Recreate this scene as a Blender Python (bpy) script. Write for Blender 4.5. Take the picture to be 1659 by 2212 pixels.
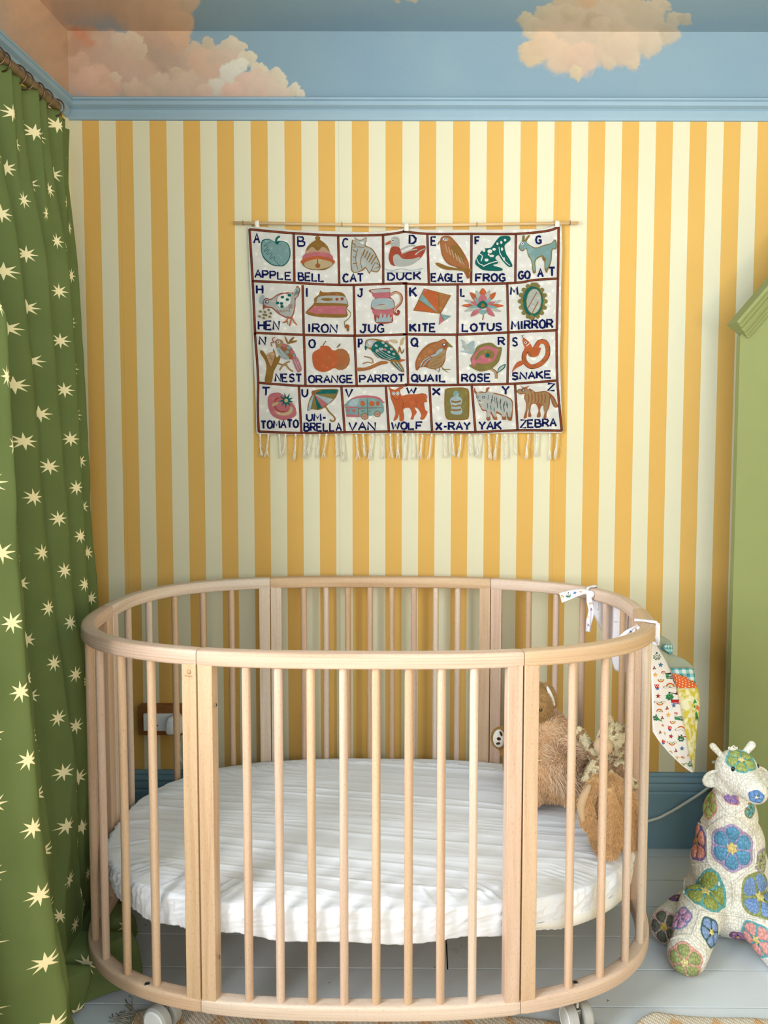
import bpy, bmesh, math, random
import numpy as np
from mathutils import Vector, Matrix, geometry
from mathutils.bvhtree import BVHTree
random.seed(7); rng = np.random.default_rng(7)
for o in list(bpy.data.objects): bpy.data.objects.remove(o)
S = bpy.context.scene
COL = S.collection
PI = math.pi

# ---------------------------------------------------------------- camera
F, PITCH, YAW, ROLL = 1654.2, 0.06, -0.0036, 0.0034
CAM = np.array([0.118, -1.765, 1.232]); CX, CY = 829.5 + 79.4, 1106 - 92.85
_fw = np.array([math.sin(YAW)*math.cos(PITCH), math.cos(YAW)*math.cos(PITCH), -math.sin(PITCH)])
_r = np.cross(_fw, [0, 0, 1]); _r /= np.linalg.norm(_r); _u = np.cross(_r, _fw)
R2 = _r*math.cos(ROLL) + _u*math.sin(ROLL); U2 = _u*math.cos(ROLL) - _r*math.sin(ROLL)
cam = bpy.data.cameras.new('camera'); camo = bpy.data.objects.new('camera', cam); COL.objects.link(camo)
cam.sensor_fit = 'VERTICAL'; cam.sensor_height = 36; cam.sensor_width = 27
cam.lens = F/2212*36; cam.shift_x = -79.4/2212; cam.shift_y = -92.85/2212
cam.clip_start = .02; cam.clip_end = 50
M4 = Matrix.Identity(4)
for i in range(3):
    M4[i][0] = R2[i]; M4[i][1] = U2[i]; M4[i][2] = -_fw[i]; M4[i][3] = CAM[i]
camo.matrix_world = M4
S.camera = camo

# ---------------------------------------------------------------- world, lights, exposure
W = bpy.data.worlds.new('world'); S.world = W; W.use_nodes = True
W.node_tree.nodes['Background'].inputs[0].default_value = (.80, .88, 1, 1)
W.node_tree.nodes['Background'].inputs[1].default_value = 1.2
S.view_settings.view_transform = 'Standard'; S.view_settings.look = 'None'
S.view_settings.gamma = 1; S.view_settings.use_curve_mapping = False
S.view_settings.exposure = 0.27
def area(name, loc, rot, sx, sy, power, color):
    l = bpy.data.lights.new(name, 'AREA'); l.shape = 'RECTANGLE'; l.size = sx; l.size_y = sy
    l.energy = power; l.color = color
    o = bpy.data.objects.new(name, l); COL.objects.link(o); o.location = loc; o.rotation_euler = rot
    return o
# daylight through the window in the left wall
area('window_daylight', (-1.00, -1.15, 1.42), (0, math.radians(-90), 0), 1.25, 1.35, 78, (.96, .98, 1))
area('rear_fill', (.75, -3.05, 1.45), (math.radians(122), 0, 0), 1.7, 1.3, 32, (1, .97, .92))  # added soft fill behind the camera, tilted up to brighten the ceiling

area('ceiling_fill', (1.25, -2.2, 1.15), (math.radians(180), 0, 0), .35, .35, 42, (1, .98, .96))  # upward area light added to lift the ceiling, no lamp stands here

# ---------------------------------------------------------------- pixel helpers (photo measurements -> room)
def ray(px, py):
    d = _fw + R2*(px-CX)/F - U2*(py-CY)/F
    return d
def at(px, py, y):
    d = ray(px, py); t = (y-CAM[1])/d[1]; return CAM + d*t
def atz(px, py, z):
    d = ray(px, py); t = (z-CAM[2])/d[2]; return CAM + d*t
def proj(X):
    d = np.asarray(X, float) - CAM; z = d@_fw
    return CX + F*(d@R2)/z, CY - F*(d@U2)/z
def at_r(px, py, y, rpx):          # point and world radius
    p = at(px, py, y); D = (p-CAM)@_fw
    return p, rpx*D/F

# ---------------------------------------------------------------- helpers
def lin(h):
    if isinstance(h, str):
        h = h.lstrip('#'); c = [int(h[i:i+2], 16)/255 for i in (0, 2, 4)]
    else: c = [v/255 for v in h]
    return tuple((v/12.92 if v <= .04045 else ((v+.055)/1.055)**2.4) for v in c) + (1,)
class NT:
    def __init__(s, name, rough=.6, spec=.3):
        s.m = bpy.data.materials.new(name); s.m.use_nodes = True; s.t = s.m.node_tree
        s.b = s.t.nodes['Principled BSDF']; s.b.inputs['Roughness'].default_value = rough
        s.b.inputs['Specular IOR Level'].default_value = spec
    def n(s, typ, **kw):
        x = s.t.nodes.new(typ)
        for k, v in kw.items():
            if k.startswith('i_'): x.inputs[k[2:].replace('_', ' ')].default_value = v
            elif k.startswith('n_'): x.inputs[int(k[2:])].default_value = v
            else: setattr(x, k, v)
        return x
    def l(s, a, b): s.t.links.new(a, b)
    def math(s, op, a, b=None, c=None, clamp=False):
        x = s.n('ShaderNodeMath', operation=op); x.use_clamp = clamp
        for i, v in enumerate((a, b, c)):
            if v is None: continue
            if isinstance(v, (int, float)): x.inputs[i].default_value = v
            else: s.l(v, x.inputs[i])
        return x.outputs[0]
    def mix(s, fac, a, b, mode='MIX'):
        x = s.n('ShaderNodeMix', data_type='RGBA', blend_type=mode)
        for i, v in ((0, fac), (6, a), (7, b)):
            if isinstance(v, (int, float)): x.inputs[i].default_value = v
            elif isinstance(v, tuple): x.inputs[i].default_value = v
            else: s.l(v, x.inputs[i])
        return x.outputs[2]
    def ramp(s, fac, stops):
        x = s.n('ShaderNodeValToRGB'); e = x.color_ramp.elements
        while len(e) < len(stops): e.new(.5)
        for k, (p, c) in enumerate(stops): e[k].position = p; e[k].color = c
        s.l(fac, x.inputs[0]); return x.outputs[0]
    def noise(s, vec, scale, detail=3, rough=.5, dist=0):
        x = s.n('ShaderNodeTexNoise'); x.inputs['Scale'].default_value = scale
        x.inputs['Detail'].default_value = detail; x.inputs['Roughness'].default_value = rough
        x.inputs['Distortion'].default_value = dist
        if vec is not None: s.l(vec, x.inputs['Vector'])
        return x.outputs[0]
    def mapv(s, vec, scale=(1, 1, 1), rot=(0, 0, 0)):
        x = s.n('ShaderNodeMapping'); x.inputs['Scale'].default_value = scale; x.inputs['Rotation'].default_value = rot
        s.l(vec, x.inputs['Vector']); return x.outputs[0]
    def uv(s): return s.n('ShaderNodeTexCoord').outputs['UV']
    def obj(s): return s.n('ShaderNodeTexCoord').outputs['Object']
    def geo(s): return s.n('ShaderNodeNewGeometry').outputs['Position']
    def color(s, c): 
        if isinstance(c, tuple): s.b.inputs['Base Color'].default_value = c
        else: s.l(c, s.b.inputs['Base Color'])
    def bump(s, h, strength=.3, dist=.002):
        x = s.n('ShaderNodeBump'); x.inputs['Strength'].default_value = strength; x.inputs['Distance'].default_value = dist
        s.l(h, x.inputs['Height']); s.l(x.outputs[0], s.b.inputs['Normal'])
def flat(name, c, rough=.7, spec=.2, nz=0, nscale=60, bump=0, metal=0):
    k = NT(name, rough, spec); c = lin(c) if not (isinstance(c, tuple) and len(c) == 4) else c
    if nz or bump:
        n = k.noise(k.obj(), nscale, 3)
        if nz:
            d = tuple(v*(1-nz) for v in c[:3])+(1,); h = tuple(min(1, v*(1+nz)) for v in c[:3])+(1,)
            k.color(k.mix(n, d, h))
        else: k.color(c)
        if bump: k.bump(n, bump)
    else: k.color(c)
    k.b.inputs['Metallic'].default_value = metal
    return k.m
class MB:
    def __init__(s): s.v = []; s.f = []; s.mi = []; s.uv = []
    def add(s, vs, fs, mi=0, uvs=None):
        o = len(s.v); s.v += [tuple(map(float, p)) for p in vs]
        s.uv += [tuple(u) for u in uvs] if uvs is not None else [(0, 0)]*len(vs)
        for f in fs: s.f.append(tuple(i+o for i in f)); s.mi.append(mi)
    def box(s, a, b, mi=0, bev=0):
        (x0, y0, z0), (x1, y1, z1) = a, b
        if bev <= 0:
            vs = [(x, y, z) for z in (z0, z1) for y in (y0, y1) for x in (x0, x1)]
            fs = [(0, 2, 3, 1), (4, 5, 7, 6), (0, 1, 5, 4), (2, 6, 7, 3), (0, 4, 6, 2), (1, 3, 7, 5)]
            s.add(vs, fs, mi, [(v[0], v[1]+v[2]) for v in vs]); return
        bm = bmesh.new(); bmesh.ops.create_cube(bm, size=1)
        for v in bm.verts: v.co = Vector(((x0+x1)/2+v.co.x*(x1-x0), (y0+y1)/2+v.co.y*(y1-y0), (z0+z1)/2+v.co.z*(z1-z0)))
        bmesh.ops.bevel(bm, geom=bm.edges[:], offset=bev, segments=2, affect='EDGES', profile=.5)
        s.bm(bm, mi)
    def bm(s, bm, mi=0, M=None):
        bm.verts.index_update()
        vs = [(M @ v.co if M else v.co.copy()) for v in bm.verts]
        s.add(vs, [[v.index for v in f.verts] for f in bm.faces], mi, [(v[0]+v[1], v[2]) for v in vs]); bm.free()
    def tube(s, pts, r, n=8, mi=0, caps=True, flat=1.0, up=None):
        pts = [np.array(p, float) for p in pts]; m = len(pts)
        rs = [r]*m if isinstance(r, (int, float)) else list(r)
        T = []
        for i in range(m):
            t = pts[min(i+1, m-1)] - pts[max(i-1, 0)]; T.append(t/(np.linalg.norm(t)+1e-12))
        u = np.array(up if up is not None else ([0, 0, 1.] if abs(T[0][2]) < .9 else [0, 1., 0]), float)
        vs = []; uvs = []; L = 0
        for i in range(m):
            a = np.cross(T[i], u); a /= np.linalg.norm(a)+1e-12; b = np.cross(a, T[i]); u = b if up is None else u
            if i: L += np.linalg.norm(pts[i]-pts[i-1])
            for k in range(n):
                th = 2*PI*k/n
                vs.append(pts[i] + rs[i]*(math.cos(th)*a + flat*math.sin(th)*b)); uvs.append((L, k/n*6.28*rs[i]))
        fs = [(i*n+k, i*n+(k+1) % n, (i+1)*n+(k+1) % n, (i+1)*n+k) for i in range(m-1) for k in range(n)]
        if caps: fs += [tuple(reversed(range(n))), tuple(range((m-1)*n, m*n))]
        s.add(vs, fs, mi, uvs)
    def lathe(s, prof, c=(0, 0, 0), axis='z', n=24, mi=0):
        vs = []
        for (r, h) in prof:
            for k in range(n):
                a = 2*PI*k/n; x, y = r*math.cos(a), r*math.sin(a)
                p = {'z': (x, y, h), 'y': (x, h, y), 'x': (h, x, y)}[axis]
                vs.append((c[0]+p[0], c[1]+p[1], c[2]+p[2]))
        m = len(prof)
        fs = [(i*n+k, i*n+(k+1) % n, (i+1)*n+(k+1) % n, (i+1)*n+k) for i in range(m-1) for k in range(n)]
        fs += [tuple(range(n)), tuple(range((m-1)*n, m*n))]
        s.add(vs, fs, mi, [(v[2], v[0]) for v in vs])
    def ellip(s, c, r, mi=0, n=12, M=None):
        bm = bmesh.new(); bmesh.ops.create_uvsphere(bm, u_segments=n, v_segments=max(6, n*2//3), radius=1)
        for v in bm.verts:
            v.co = Vector((v.co.x*r[0], v.co.y*r[1], v.co.z*r[2]))
            if M: v.co = M @ v.co
            v.co += Vector(c)
        s.bm(bm, mi)
    def build(s, name, mats, parent=None, smooth=True, label=None, cat=None, group=None, kind=None, angle=None):
        me = bpy.data.meshes.new(name); me.from_pydata(s.v, [], s.f)
        mats = mats if isinstance(mats, (list, tuple)) else [mats]
        for m in mats: me.materials.append(m)
        if len(mats) > 1: me.polygons.foreach_set('material_index', s.mi)
        uvl = me.uv_layers.new(name='UVMap'); li = np.empty(len(me.loops), np.int32); me.loops.foreach_get('vertex_index', li)
        uvl.data.foreach_set('uv', np.array(s.uv, np.float32)[li].ravel())
        me.validate(); me.update()
        if smooth: me.polygons.foreach_set('use_smooth', [True]*len(me.polygons))
        if smooth and angle is not None:
            bm = bmesh.new(); bm.from_mesh(me)
            for e in bm.edges:
                if len(e.link_faces) == 2 and e.calc_face_angle(0) > angle: e.smooth = False
            bm.to_mesh(me); bm.free()
        o = bpy.data.objects.new(name, me); COL.objects.link(o)
        if parent: o.parent = parent
        return tag(o, label, cat, group, kind)
def tag(o, label=None, cat=None, group=None, kind=None):
    if label: o['label'] = label
    if cat: o['category'] = cat
    if group: o['group'] = group
    if kind: o['kind'] = kind
    return o
def thing(name, label, cat, loc=(0, 0, 0), group=None):
    o = bpy.data.objects.new(name, None); COL.objects.link(o); o.empty_display_size = .05
    return tag(o, label, cat, group)
def copy_obj(o, name, parent, loc=None):
    c = o.copy(); COL.objects.link(c); c.parent = parent
    if loc is not None: c.location = loc
    return c
def spline(pts, closed=True, sub=5):
    P = np.array(pts, float); n = len(P); out = []
    rngi = range(n) if closed else range(n-1)
    for i in rngi:
        if closed: a, b, c, d = P[(i-1) % n], P[i], P[(i+1) % n], P[(i+2) % n]
        else: a, b, c, d = P[max(i-1, 0)], P[i], P[i+1], P[min(i+2, n-1)]
        for k in range(sub):
            t = k/sub
            out.append(.5*((2*b)+(-a+c)*t+(2*a-5*b+4*c-d)*t*t+(-a+3*b-3*c+d)*t**3))
    if not closed: out.append(P[-1])
    return out
# value noise in numpy (for modelling and the painted mural)
_G = rng.random((256, 256))
def vnoise(x, y):
    xi = np.floor(x).astype(int); yi = np.floor(y).astype(int); fx = x-xi; fy = y-yi
    fx = fx*fx*(3-2*fx); fy = fy*fy*(3-2*fy)
    g = lambda a, b: _G[a % 256, b % 256]
    return (g(xi, yi)*(1-fx)+g(xi+1, yi)*fx)*(1-fy)+(g(xi, yi+1)*(1-fx)+g(xi+1, yi+1)*fx)*fy
def fbm(x, y, o=4, gain=.5):
    s = 0; a = 1; t = 0
    for k in range(o): s = s+a*vnoise(x*2**k+17*k, y*2**k+31*k); t += a; a *= gain
    return s/t
def grid_mesh(name, Pm, mat, parent=None, uv=None, smooth=True, close_u=False, **kw):
    """Pm: array (nv, nu, 3)"""
    nv, nu, _ = Pm.shape; me = bpy.data.meshes.new(name)
    idx = np.arange(nv*nu).reshape(nv, nu)
    if close_u: a = idx[:-1, :]; b = np.roll(idx, -1, 1)[:-1]; c = np.roll(idx, -1, 1)[1:]; d = idx[1:, :]
    else: a, b, c, d = idx[:-1, :-1], idx[:-1, 1:], idx[1:, 1:], idx[1:, :-1]
    q = np.stack([a, b, c, d], -1).reshape(-1, 4)
    me.from_pydata(Pm.reshape(-1, 3).tolist(), [], q.tolist()); me.materials.append(mat)
    if uv is not None:
        l = me.uv_layers.new(name='UVMap'); l.data.foreach_set('uv', uv.reshape(-1, 2)[q.ravel()].astype(np.float32).ravel())
    if smooth: me.polygons.foreach_set('use_smooth', [True]*len(me.polygons))
    o = bpy.data.objects.new(name, me); COL.objects.link(o)
    if parent: o.parent = parent
    return tag(o, **kw)
def vcol(o, cols):
    at_ = o.data.color_attributes.new('paint', 'FLOAT_COLOR', 'POINT')
    at_.data.foreach_set('color', np.concatenate([cols, np.ones((len(cols), 1))], 1).astype(np.float32).ravel())

# ---------------------------------------------------------------- materials
def m_wood(name='beech', a='#d9c7b6', b='#c7af99', c='#e4d7c8'):
    k = NT(name, .42, .35); uv = k.uv()
    oi = k.n('ShaderNodeObjectInfo').outputs['Random']
    cmb = k.n('ShaderNodeCombineXYZ'); k.l(k.math('MULTIPLY', oi, 13.0), cmb.inputs[0]); k.l(k.math('MULTIPLY', oi, 7.0), cmb.inputs[1])
    va = k.n('ShaderNodeVectorMath', operation='ADD'); k.l(uv, va.inputs[0]); k.l(cmb.outputs[0], va.inputs[1]); v = va.outputs[0]
    g1 = k.noise(k.mapv(v, (2.5, 70, 1)), 1.0, 4, .55, .6)
    g2 = k.noise(k.mapv(v, (25, 600, 1)), 1.0, 2, .5)
    sp = k.noise(k.mapv(v, (120, 900, 1)), 1.0, 0)
    base = k.ramp(g1, [(.3, lin(b)), (.5, lin(a)), (.72, lin(c))])
    base = k.mix(.25, base, k.mix(g2, lin(b), lin(c)))
    base = k.mix(k.math('MULTIPLY', k.math('GREATER_THAN', sp, .66), .22), base, lin('#8f6842'))
    tint = k.ramp(oi, [(0, lin('#ffffff')), (.5, lin('#f4e4dc')), (1, lin('#efdcc0'))])
    k.color(k.mix(1.0, base, tint, 'MULTIPLY'))
    k.bump(g2, .08, .0006)
    return k.m
WOOD = m_wood()
def m_wall():
    k = NT('striped_wallpaper', .75, .15); g = k.geo(); sp = k.n('ShaderNodeSeparateXYZ'); k.l(g, sp.inputs[0])
    xa = (at(174.8, 258, .41)[0]+at(198.1, 1100, .41)[0])/2; xb = (at(1598.8, 263, .41)[0]+at(1579.1, 1100, .41)[0])/2; w = (xb-xa)/39
    # position along the wall in stripe widths
    t = k.math('DIVIDE', k.math('SUBTRACT', sp.outputs[0], xa), w)
    fr = k.math('FRACT', k.math('MULTIPLY', t, .5))
    m = k.math('LESS_THAN', fr, .5)
    n = k.noise(g, 420, 2); n2 = k.noise(g, 3.5, 3)
    orange = k.mix(n2, lin('#cfa457'), lin('#d6ad62')); cream = k.mix(n2, lin('#d3ceb0'), lin('#d9d5ba'))
    c = k.mix(m, cream, orange)
    # paper joints every ten stripes
    jf = k.math('FRACT', k.math('DIVIDE', k.math('SUBTRACT', t, 2.2), 13.0))
    j = k.math('LESS_THAN', jf, .0035)
    k.color(k.mix(k.math('MULTIPLY', j, .25), c, lin('#a8905a')))
    k.bump(n, .12, .0008); return k.m
WALL = m_wall()
def m_side():   # same paper on the side walls, stripes along y
    k = NT('striped_wallpaper_side', .75, .15); g = k.geo(); sp = k.n('ShaderNodeSeparateXYZ'); k.l(g, sp.inputs[0])
    fr = k.math('FRACT', k.math('DIVIDE', k.math('ADD', sp.outputs[1], .05), .0954)); m = k.math('LESS_THAN', fr, .5)
    k.color(k.mix(m, lin('#e2dbb6'), lin('#dfac4e'))); return k.m
SIDE = m_side()
BLUE = flat('blue_gloss_paint', '#8aa5b6', .45, .35, .06, 12, .02)
SKIRTBLUE = flat('blue_skirting_paint', '#7595a6', .45, .35, .06, 12, .02)
PLAIN = flat('off_white_plaster', '#e2ded2', .8, .1)
def m_mural():
    k = NT('painted_sky_mural', .8, .1); a = k.n('ShaderNodeAttribute', attribute_name='paint')
    n = k.noise(k.geo(), 260, 3); k.color(k.mix(1.0, a.outputs[0], k.mix(n, (.93, .93, .93, 1), (1, 1, 1, 1)), 'MULTIPLY'))
    k.bump(k.noise(k.geo(), 300, 2), .1, .0008); return k.m
MURAL = m_mural()
def m_floor():
    k = NT('grey_painted_floorboard', .38, .45); o = k.geo(); oi = k.n('ShaderNodeObjectInfo').outputs['Random']
    n = k.noise(k.mapv(o, (2, 14, 1)), 2.0, 4, .6); s = k.noise(o, 38, 2); f = k.noise(o, 7, 5, .7)
    c = k.mix(n, lin('#c6ced5'), lin('#ced5da')); c = k.mix(k.math('MULTIPLY', oi, .10), c, lin('#aeb6bb'))
    c = k.mix(k.math('MULTIPLY', k.math('GREATER_THAN', s, .755), .85), c, lin('#3c3a38'))
    c = k.mix(k.math('MULTIPLY', k.math('GREATER_THAN', f, .68), .3), c, lin('#9aa0a2'))
    k.color(c); k.bump(n, .015, .0005); return k.m
FLOOR = m_floor()
DARK = flat('dark_gap', '#1b1a1a', .9, .05)

# ---------------------------------------------------------------- room shell
XL, XR, YB, YF = -.868, 1.95, .41, -3.2
ZPR0 = at(800, 261, .41)[2]; ZPR1 = ZPR0+.056; ZC = at(829, 68, .41)[2]
b = MB(); b.box((XL-.1, YB, 0), (XR+.1, YB+.1, ZPR0+.02)); wall_back = b.build('wall_back', WALL, smooth=False, kind='structure')
# left wall with the window opening
wy0, wy1, wz0, wz1 = -1.85, -.45, .72, 2.02
for k, (a, c) in enumerate([((XL-.1, YF, -.02), (XL, wy0, 2.4)), ((XL-.1, wy1, -.02), (XL, YB, 2.4)), ((XL-.1, wy0, -.02), (XL, wy1, wz0)), ((XL-.1, wy0, wz1), (XL, wy1, 2.4))]):
    if k == 0: b = MB()
    b.box(a, c)
wall_left = b.build('wall_left', SIDE, smooth=False, kind='structure')
b = MB(); b.box((XR, YF, -.02), (XR+.1, YB, 2.4)); b.build('wall_right', SIDE, smooth=False, kind='structure')
b = MB()
for a, c in [((XL-.1, YF-.1, -.02), (-.15, YF, 2.4)), ((1.65, YF-.1, -.02), (XR+.1, YF, 2.4)), ((-.15, YF-.1, -.02), (1.65, YF, .85)), ((-.15, YF-.1, 2.25), (1.65, YF, 2.4))]: b.box(a, c)
b.build('wall_front', PLAIN, smooth=False, kind='structure')
WHITE = flat('white_gloss', '#e9e7e0', .4, .35)
win = MB()
for y in (wy0, wy1-.05, (wy0+wy1)/2-.02): win.box((XL-.08, y, wz0), (XL-.03, y+.05, wz1))
for z in (wz0, wz1-.05, (wz0+wz1)/2): win.box((XL-.08, wy0, z), (XL-.03, wy1, z+.045))
win.build('window_1', WHITE, smooth=False, kind='structure')
# floor with boards
floor = MB(); floor.box((XL, YF, -.06), (XR, YB, -.022)); floor = floor.build('floor', DARK, smooth=False, kind='structure')
ys = [atz(1440, y, 0)[1] for y in (1850, 1901, 1958, 2024, 2095, 2176)]
pit = (ys[0]-ys[-1])/5
edges = [YB] + ys + [ys[-1]-pit*k for k in range(1, 28)]
edges = [e for e in edges if e > YF]
xj = atz(965, 2060, 0)[0]
def plank(x0, x1, y0, y1, z=0):
    b = MB(); b.box((x0, y0, -.021+z), (x1, y1, z), bev=.0008); return b.build('plank', FLOOR, floor, smooth=False)
for i in range(len(edges)-1):
    y1, y0 = edges[i], edges[i+1]; g = .0034 if i % 2 else .0026
    cuts = [XL, XR]
    if i == 4: cuts = [XL, xj, XR]
    elif i > 6 and i % 3 == 0: cuts = [XL, .1+.35*math.sin(i*2.1), XR]
    for c in range(len(cuts)-1):
        plank(cuts[c]+(.002 if c else 0), cuts[c+1]-(.001 if c < len(cuts)-2 else 0), y0+g/2, y1-g/2, -.0002*((i*7) % 3))
# skirting: moulded top
def profile_run(name, prof, p0, p1, n, mat, **kw):
    """prof: list of (out, z); extruded from p0 to p1; n = outward direction"""
    vs = []; 
    for p in (p0, p1):
        for (o, z) in prof: vs.append((p[0]+n[0]*o, p[1]+n[1]*o, z))
    m = len(prof); b = MB()
    b.add(vs, [(i, i+1, m+i+1, m+i) for i in range(m-1)]+[tuple(range(m)), tuple(range(2*m-1, m-1, -1))])
    return b.build(name, mat, smooth=False, **kw)
zs = at(1440, 1674, .39)[2]; zm = at(1440, 1713, .39)[2]; hh = zs-zm
sk = [(0, zs), (.010, zs), (.012, zs-.003), (.013, zs-.008), (.010, zs-.011), (.012, zs-.014), (.016, zs-.02), (.017, zs-.025), (.0135, zs-.029), (.015, zs-.033), (.0165, zs-.038), (.017, zm+.006), (.015, zm+.001), (.0145, zm), (.018, zm-.004), (.018, .001), (0, .001)]
profile_run('baseboard_back', sk, (XL, YB), (XR, YB), (0, -1), SKIRTBLUE, kind='structure')
profile_run('baseboard_left', sk, (XL, YF), (XL, YB-.018), (1, 0), SKIRTBLUE, kind='structure')
# picture rail / cornice
H = ZPR1-ZPR0
pr = [(0, ZPR0-.001), (.006, ZPR0), (.008, ZPR0+.008), (.012, ZPR0+.016), (.013, ZPR0+.024), (.009, ZPR0+.026), (.011, ZPR0+.0285), (.022, ZPR0+.034), (.024, ZPR0+.044), (.020, ZPR0+.0465), (.024, ZPR0+.049), (.025, ZPR0+.053), (.021, ZPR1), (0, ZPR1)]
profile_run('trim_1', pr, (XL, YB), (XR, YB), (0, -1), BLUE, kind='structure')
profile_run('trim_2', [(o*.9, z) for o, z in pr], (XL, YF), (XL, YB-.02), (1, 0), BLUE, kind='structure')

# painted mural: frieze and ceiling, colour per vertex (cloud shapes belong to the paint)
# clouds are designed in the picture frame of the mural artist's wall view, units = photo pixels on frieze/ceiling
CL = [  # x, y, r, colour, softness   (painted back to front)
 (20, -40, 170, '#c2a48a', .5), (150, -30, 150, '#bfa38c', .5), (290, -30, 120, '#c4a58c', .3), (380, -10, 55, '#cbb39c', .15), (60, 90, 110, '#bc9f88', .6),
 (330, 40, 80, '#c6a88e', .25), (385, 55, 38, '#cbae92', .15), (372, 92, 36, '#c4a68c', .2), (330, 110, 52, '#b39a88', .4), (345, 150, 55, '#ab9787', .4), (400, 145, 50, '#b39e8e', .4), (425, 185, 50, '#bba697', .4),
 (120, 120, 90, '#c2a288', .6), (110, 190, 75, '#c0a086', .7), (180, 100, 55, '#b89880', .5), (60, 20, 60, '#ccaa90', .5), (230, 120, 70, '#bfa491', .4), (170, 80, 22, '#c48d72', .7), (190, 95, 20, '#c08f76', .8),
 (280, 175, 75, '#bba290', .5), (200, 190, 60, '#c7a795', .5), (170, 140, 30, '#c2a490', .3), (255, 90, 24, '#c5b4a0', .15), (285, 92, 24, '#cabaa6', .12), (300, 112, 22, '#c3b19d', .2), (265, 115, 32, '#c2ac99', .4),
 (190, 175, 35, '#caaa98', .3), (235, 185, 30, '#c4a493', .4), (250, 165, 14, '#cbb9a4', .15), (285, 190, 26, '#c2af9b', .25), (340, 190, 40, '#bcaa97', .4), (380, 160, 24, '#b9a894', .25), (400, 180, 36, '#bfab98', .4),
 (420, 115, 26, '#bfae98', .12), (450, 100, 20, '#c0b29c', .12), (430, 135, 40, '#c8ab96', .35), (470, 125, 26, '#c4b09c', .2), (495, 100, 22, '#cabda8', .1), (515, 100, 18, '#cdc0aa', .1), (490, 130, 34, '#c6b19e', .3), (470, 170, 40, '#c6aa97', .4),
 (530, 130, 22, '#cfc4ad', .1), (515, 145, 20, '#d2cfc0', .15), (545, 125, 16, '#cfc5ae', .1), (560, 160, 26, '#cdc1aa', .12), (595, 158, 15, '#c9bfaa', .1), (500, 165, 28, '#cfccc0', .25), (465, 190, 24, '#c9c4b8', .25),
(600, 175, 24, '#cabfa9', .12), (635, 195, 17, '#cbc0aa', .1), (652, 208, 12, '#cbc0ac', .1), (560, 190, 46, '#cab5a3', .3), (525, 185, 28, '#cdb0a0', .25), (500, 200, 32, '#cfaf9f', .3), (550, 200, 34, '#cbb2a2', .3), (600, 205, 34, '#c9b7a5', .25), (440, 205, 30, '#c4ac9c', .4), (380, 205, 40, '#bda898', .5), (300, 212, 40, '#bda594', .5), (220, 212, 40, '#c0a38e', .5),
]
CR = [(1240, 10, 55, '#c2b29a', .15), (1300, -10, 60, '#cbae8e', .15), (1340, 20, 60, '#c3b39c', .25), (1180, 35, 30, '#beb29b', .15), (1135, 45, 24, '#c0b59b', .15), (1150, 60, 30, '#bfb39c', .2), (1425, 12, 28, '#c0b5a0', .12), (1400, 30, 40, '#c0b4a0', .25),
 (1455, 45, 20, '#bdb39e', .2), (1480, 42, 16, '#b6ae9b', .3), (1220, 60, 60, '#c2b29d', .3), (1300, 70, 75, '#c1b29f', .3), (1390, 70, 60, '#bdb09c', .3), (1440, 75, 30, '#b5ab99', .3), (1150, 115, 34, '#c5b193', .25), (1175, 100, 40, '#c4af97', .3), (1210, 125, 45, '#c4b09a', .3), (1250, 130, 50, '#c3ac98', .35),
 (1245, 160, 20, '#bfb196', .25), (1320, 115, 45, '#c0af9b', .3), (1315, 135, 20, '#bcae99', .25), (1355, 125, 30, '#bfae99', .3), (1365, 138, 18, '#bdae98', .2), (1400, 95, 36, '#baae9b', .3), (1340, 95, 50, '#c0b09d', .3), (1280, 45, 26, '#b8a990', .3), (1230, 30, 24, '#bcae95', .3), (1300, 60, 30, '#c3b5a0', .2), (1335, 55, 22, '#c2b49f', .2)]
CM = [(890, -8, 18, '#c4b9a6', .2), (860, -6, 12, '#b9b2a5', .3)]
CLOUDS = np.array([(x, y, r, *[lin(c)[i] for i in range(3)], s) for (x, y, r, c, s) in CL+CR+CM])
def paint(P):
    px, py = proj(P)
    nx, ny = px/26, py/26
    w1 = (fbm(nx*1.3, ny*1.3, 4)-.5)*22; w2 = (fbm(nx*1.3+50, ny*1.3+9, 4)-.5)*22
    # small scallops of brushwork
    w1 = w1+(vnoise(px/5, py/5)-.5)*5; w2 = w2+(vnoise(px/5+40, py/5)-.5)*5
    bx, by = px+w1, py+w2
    t = fbm(px/160, py/160, 3)
    c1 = np.array(lin('#809bae')[:3]); c2 = np.array(lin('#8ba4b0')[:3])
    col = c1*(1-t[:, None])+c2*t[:, None]
    for (x, y, r, cr, cg, cb, s) in CLOUDS:
        d = np.hypot(bx-x, (by-y)*1.08)/r
        # crisp edge towards the upper right, soft below
        ang = ((px-x)*.5-(py-y))/(np.hypot(px-x, py-y)+1e-6)
        so = s*(1.0-.45*ang)+.03
        a = np.clip((1-d)/so, 0, 1); a = a*a*(3-2*a)
        lit = 1+.10*np.clip(d, 0, 1)*ang + .12*(fbm(px/18+x, py/18+y, 3)-.5)
        cc = np.stack([cr*lit, cg*lit, cb*lit], 1)
        col = col*(1-a[:, None]*.96)+cc*a[:, None]*.96
    return col
def seg(lo, hi, step): return np.linspace(lo, hi, max(2, int(round(abs(hi-lo)/step))+1))
# back frieze
xs = seg(XL, XR-.0, .0024); zs_ = seg(ZPR1-.004, ZC, .0024)
P = np.stack(np.broadcast_arrays(xs[None, :], np.full((1, 1), YB-.0005), zs_[:, None]), -1)
o = grid_mesh('painted_frieze', P, MURAL, wall_back); vcol(o, paint(P.reshape(-1, 3)))
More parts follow.
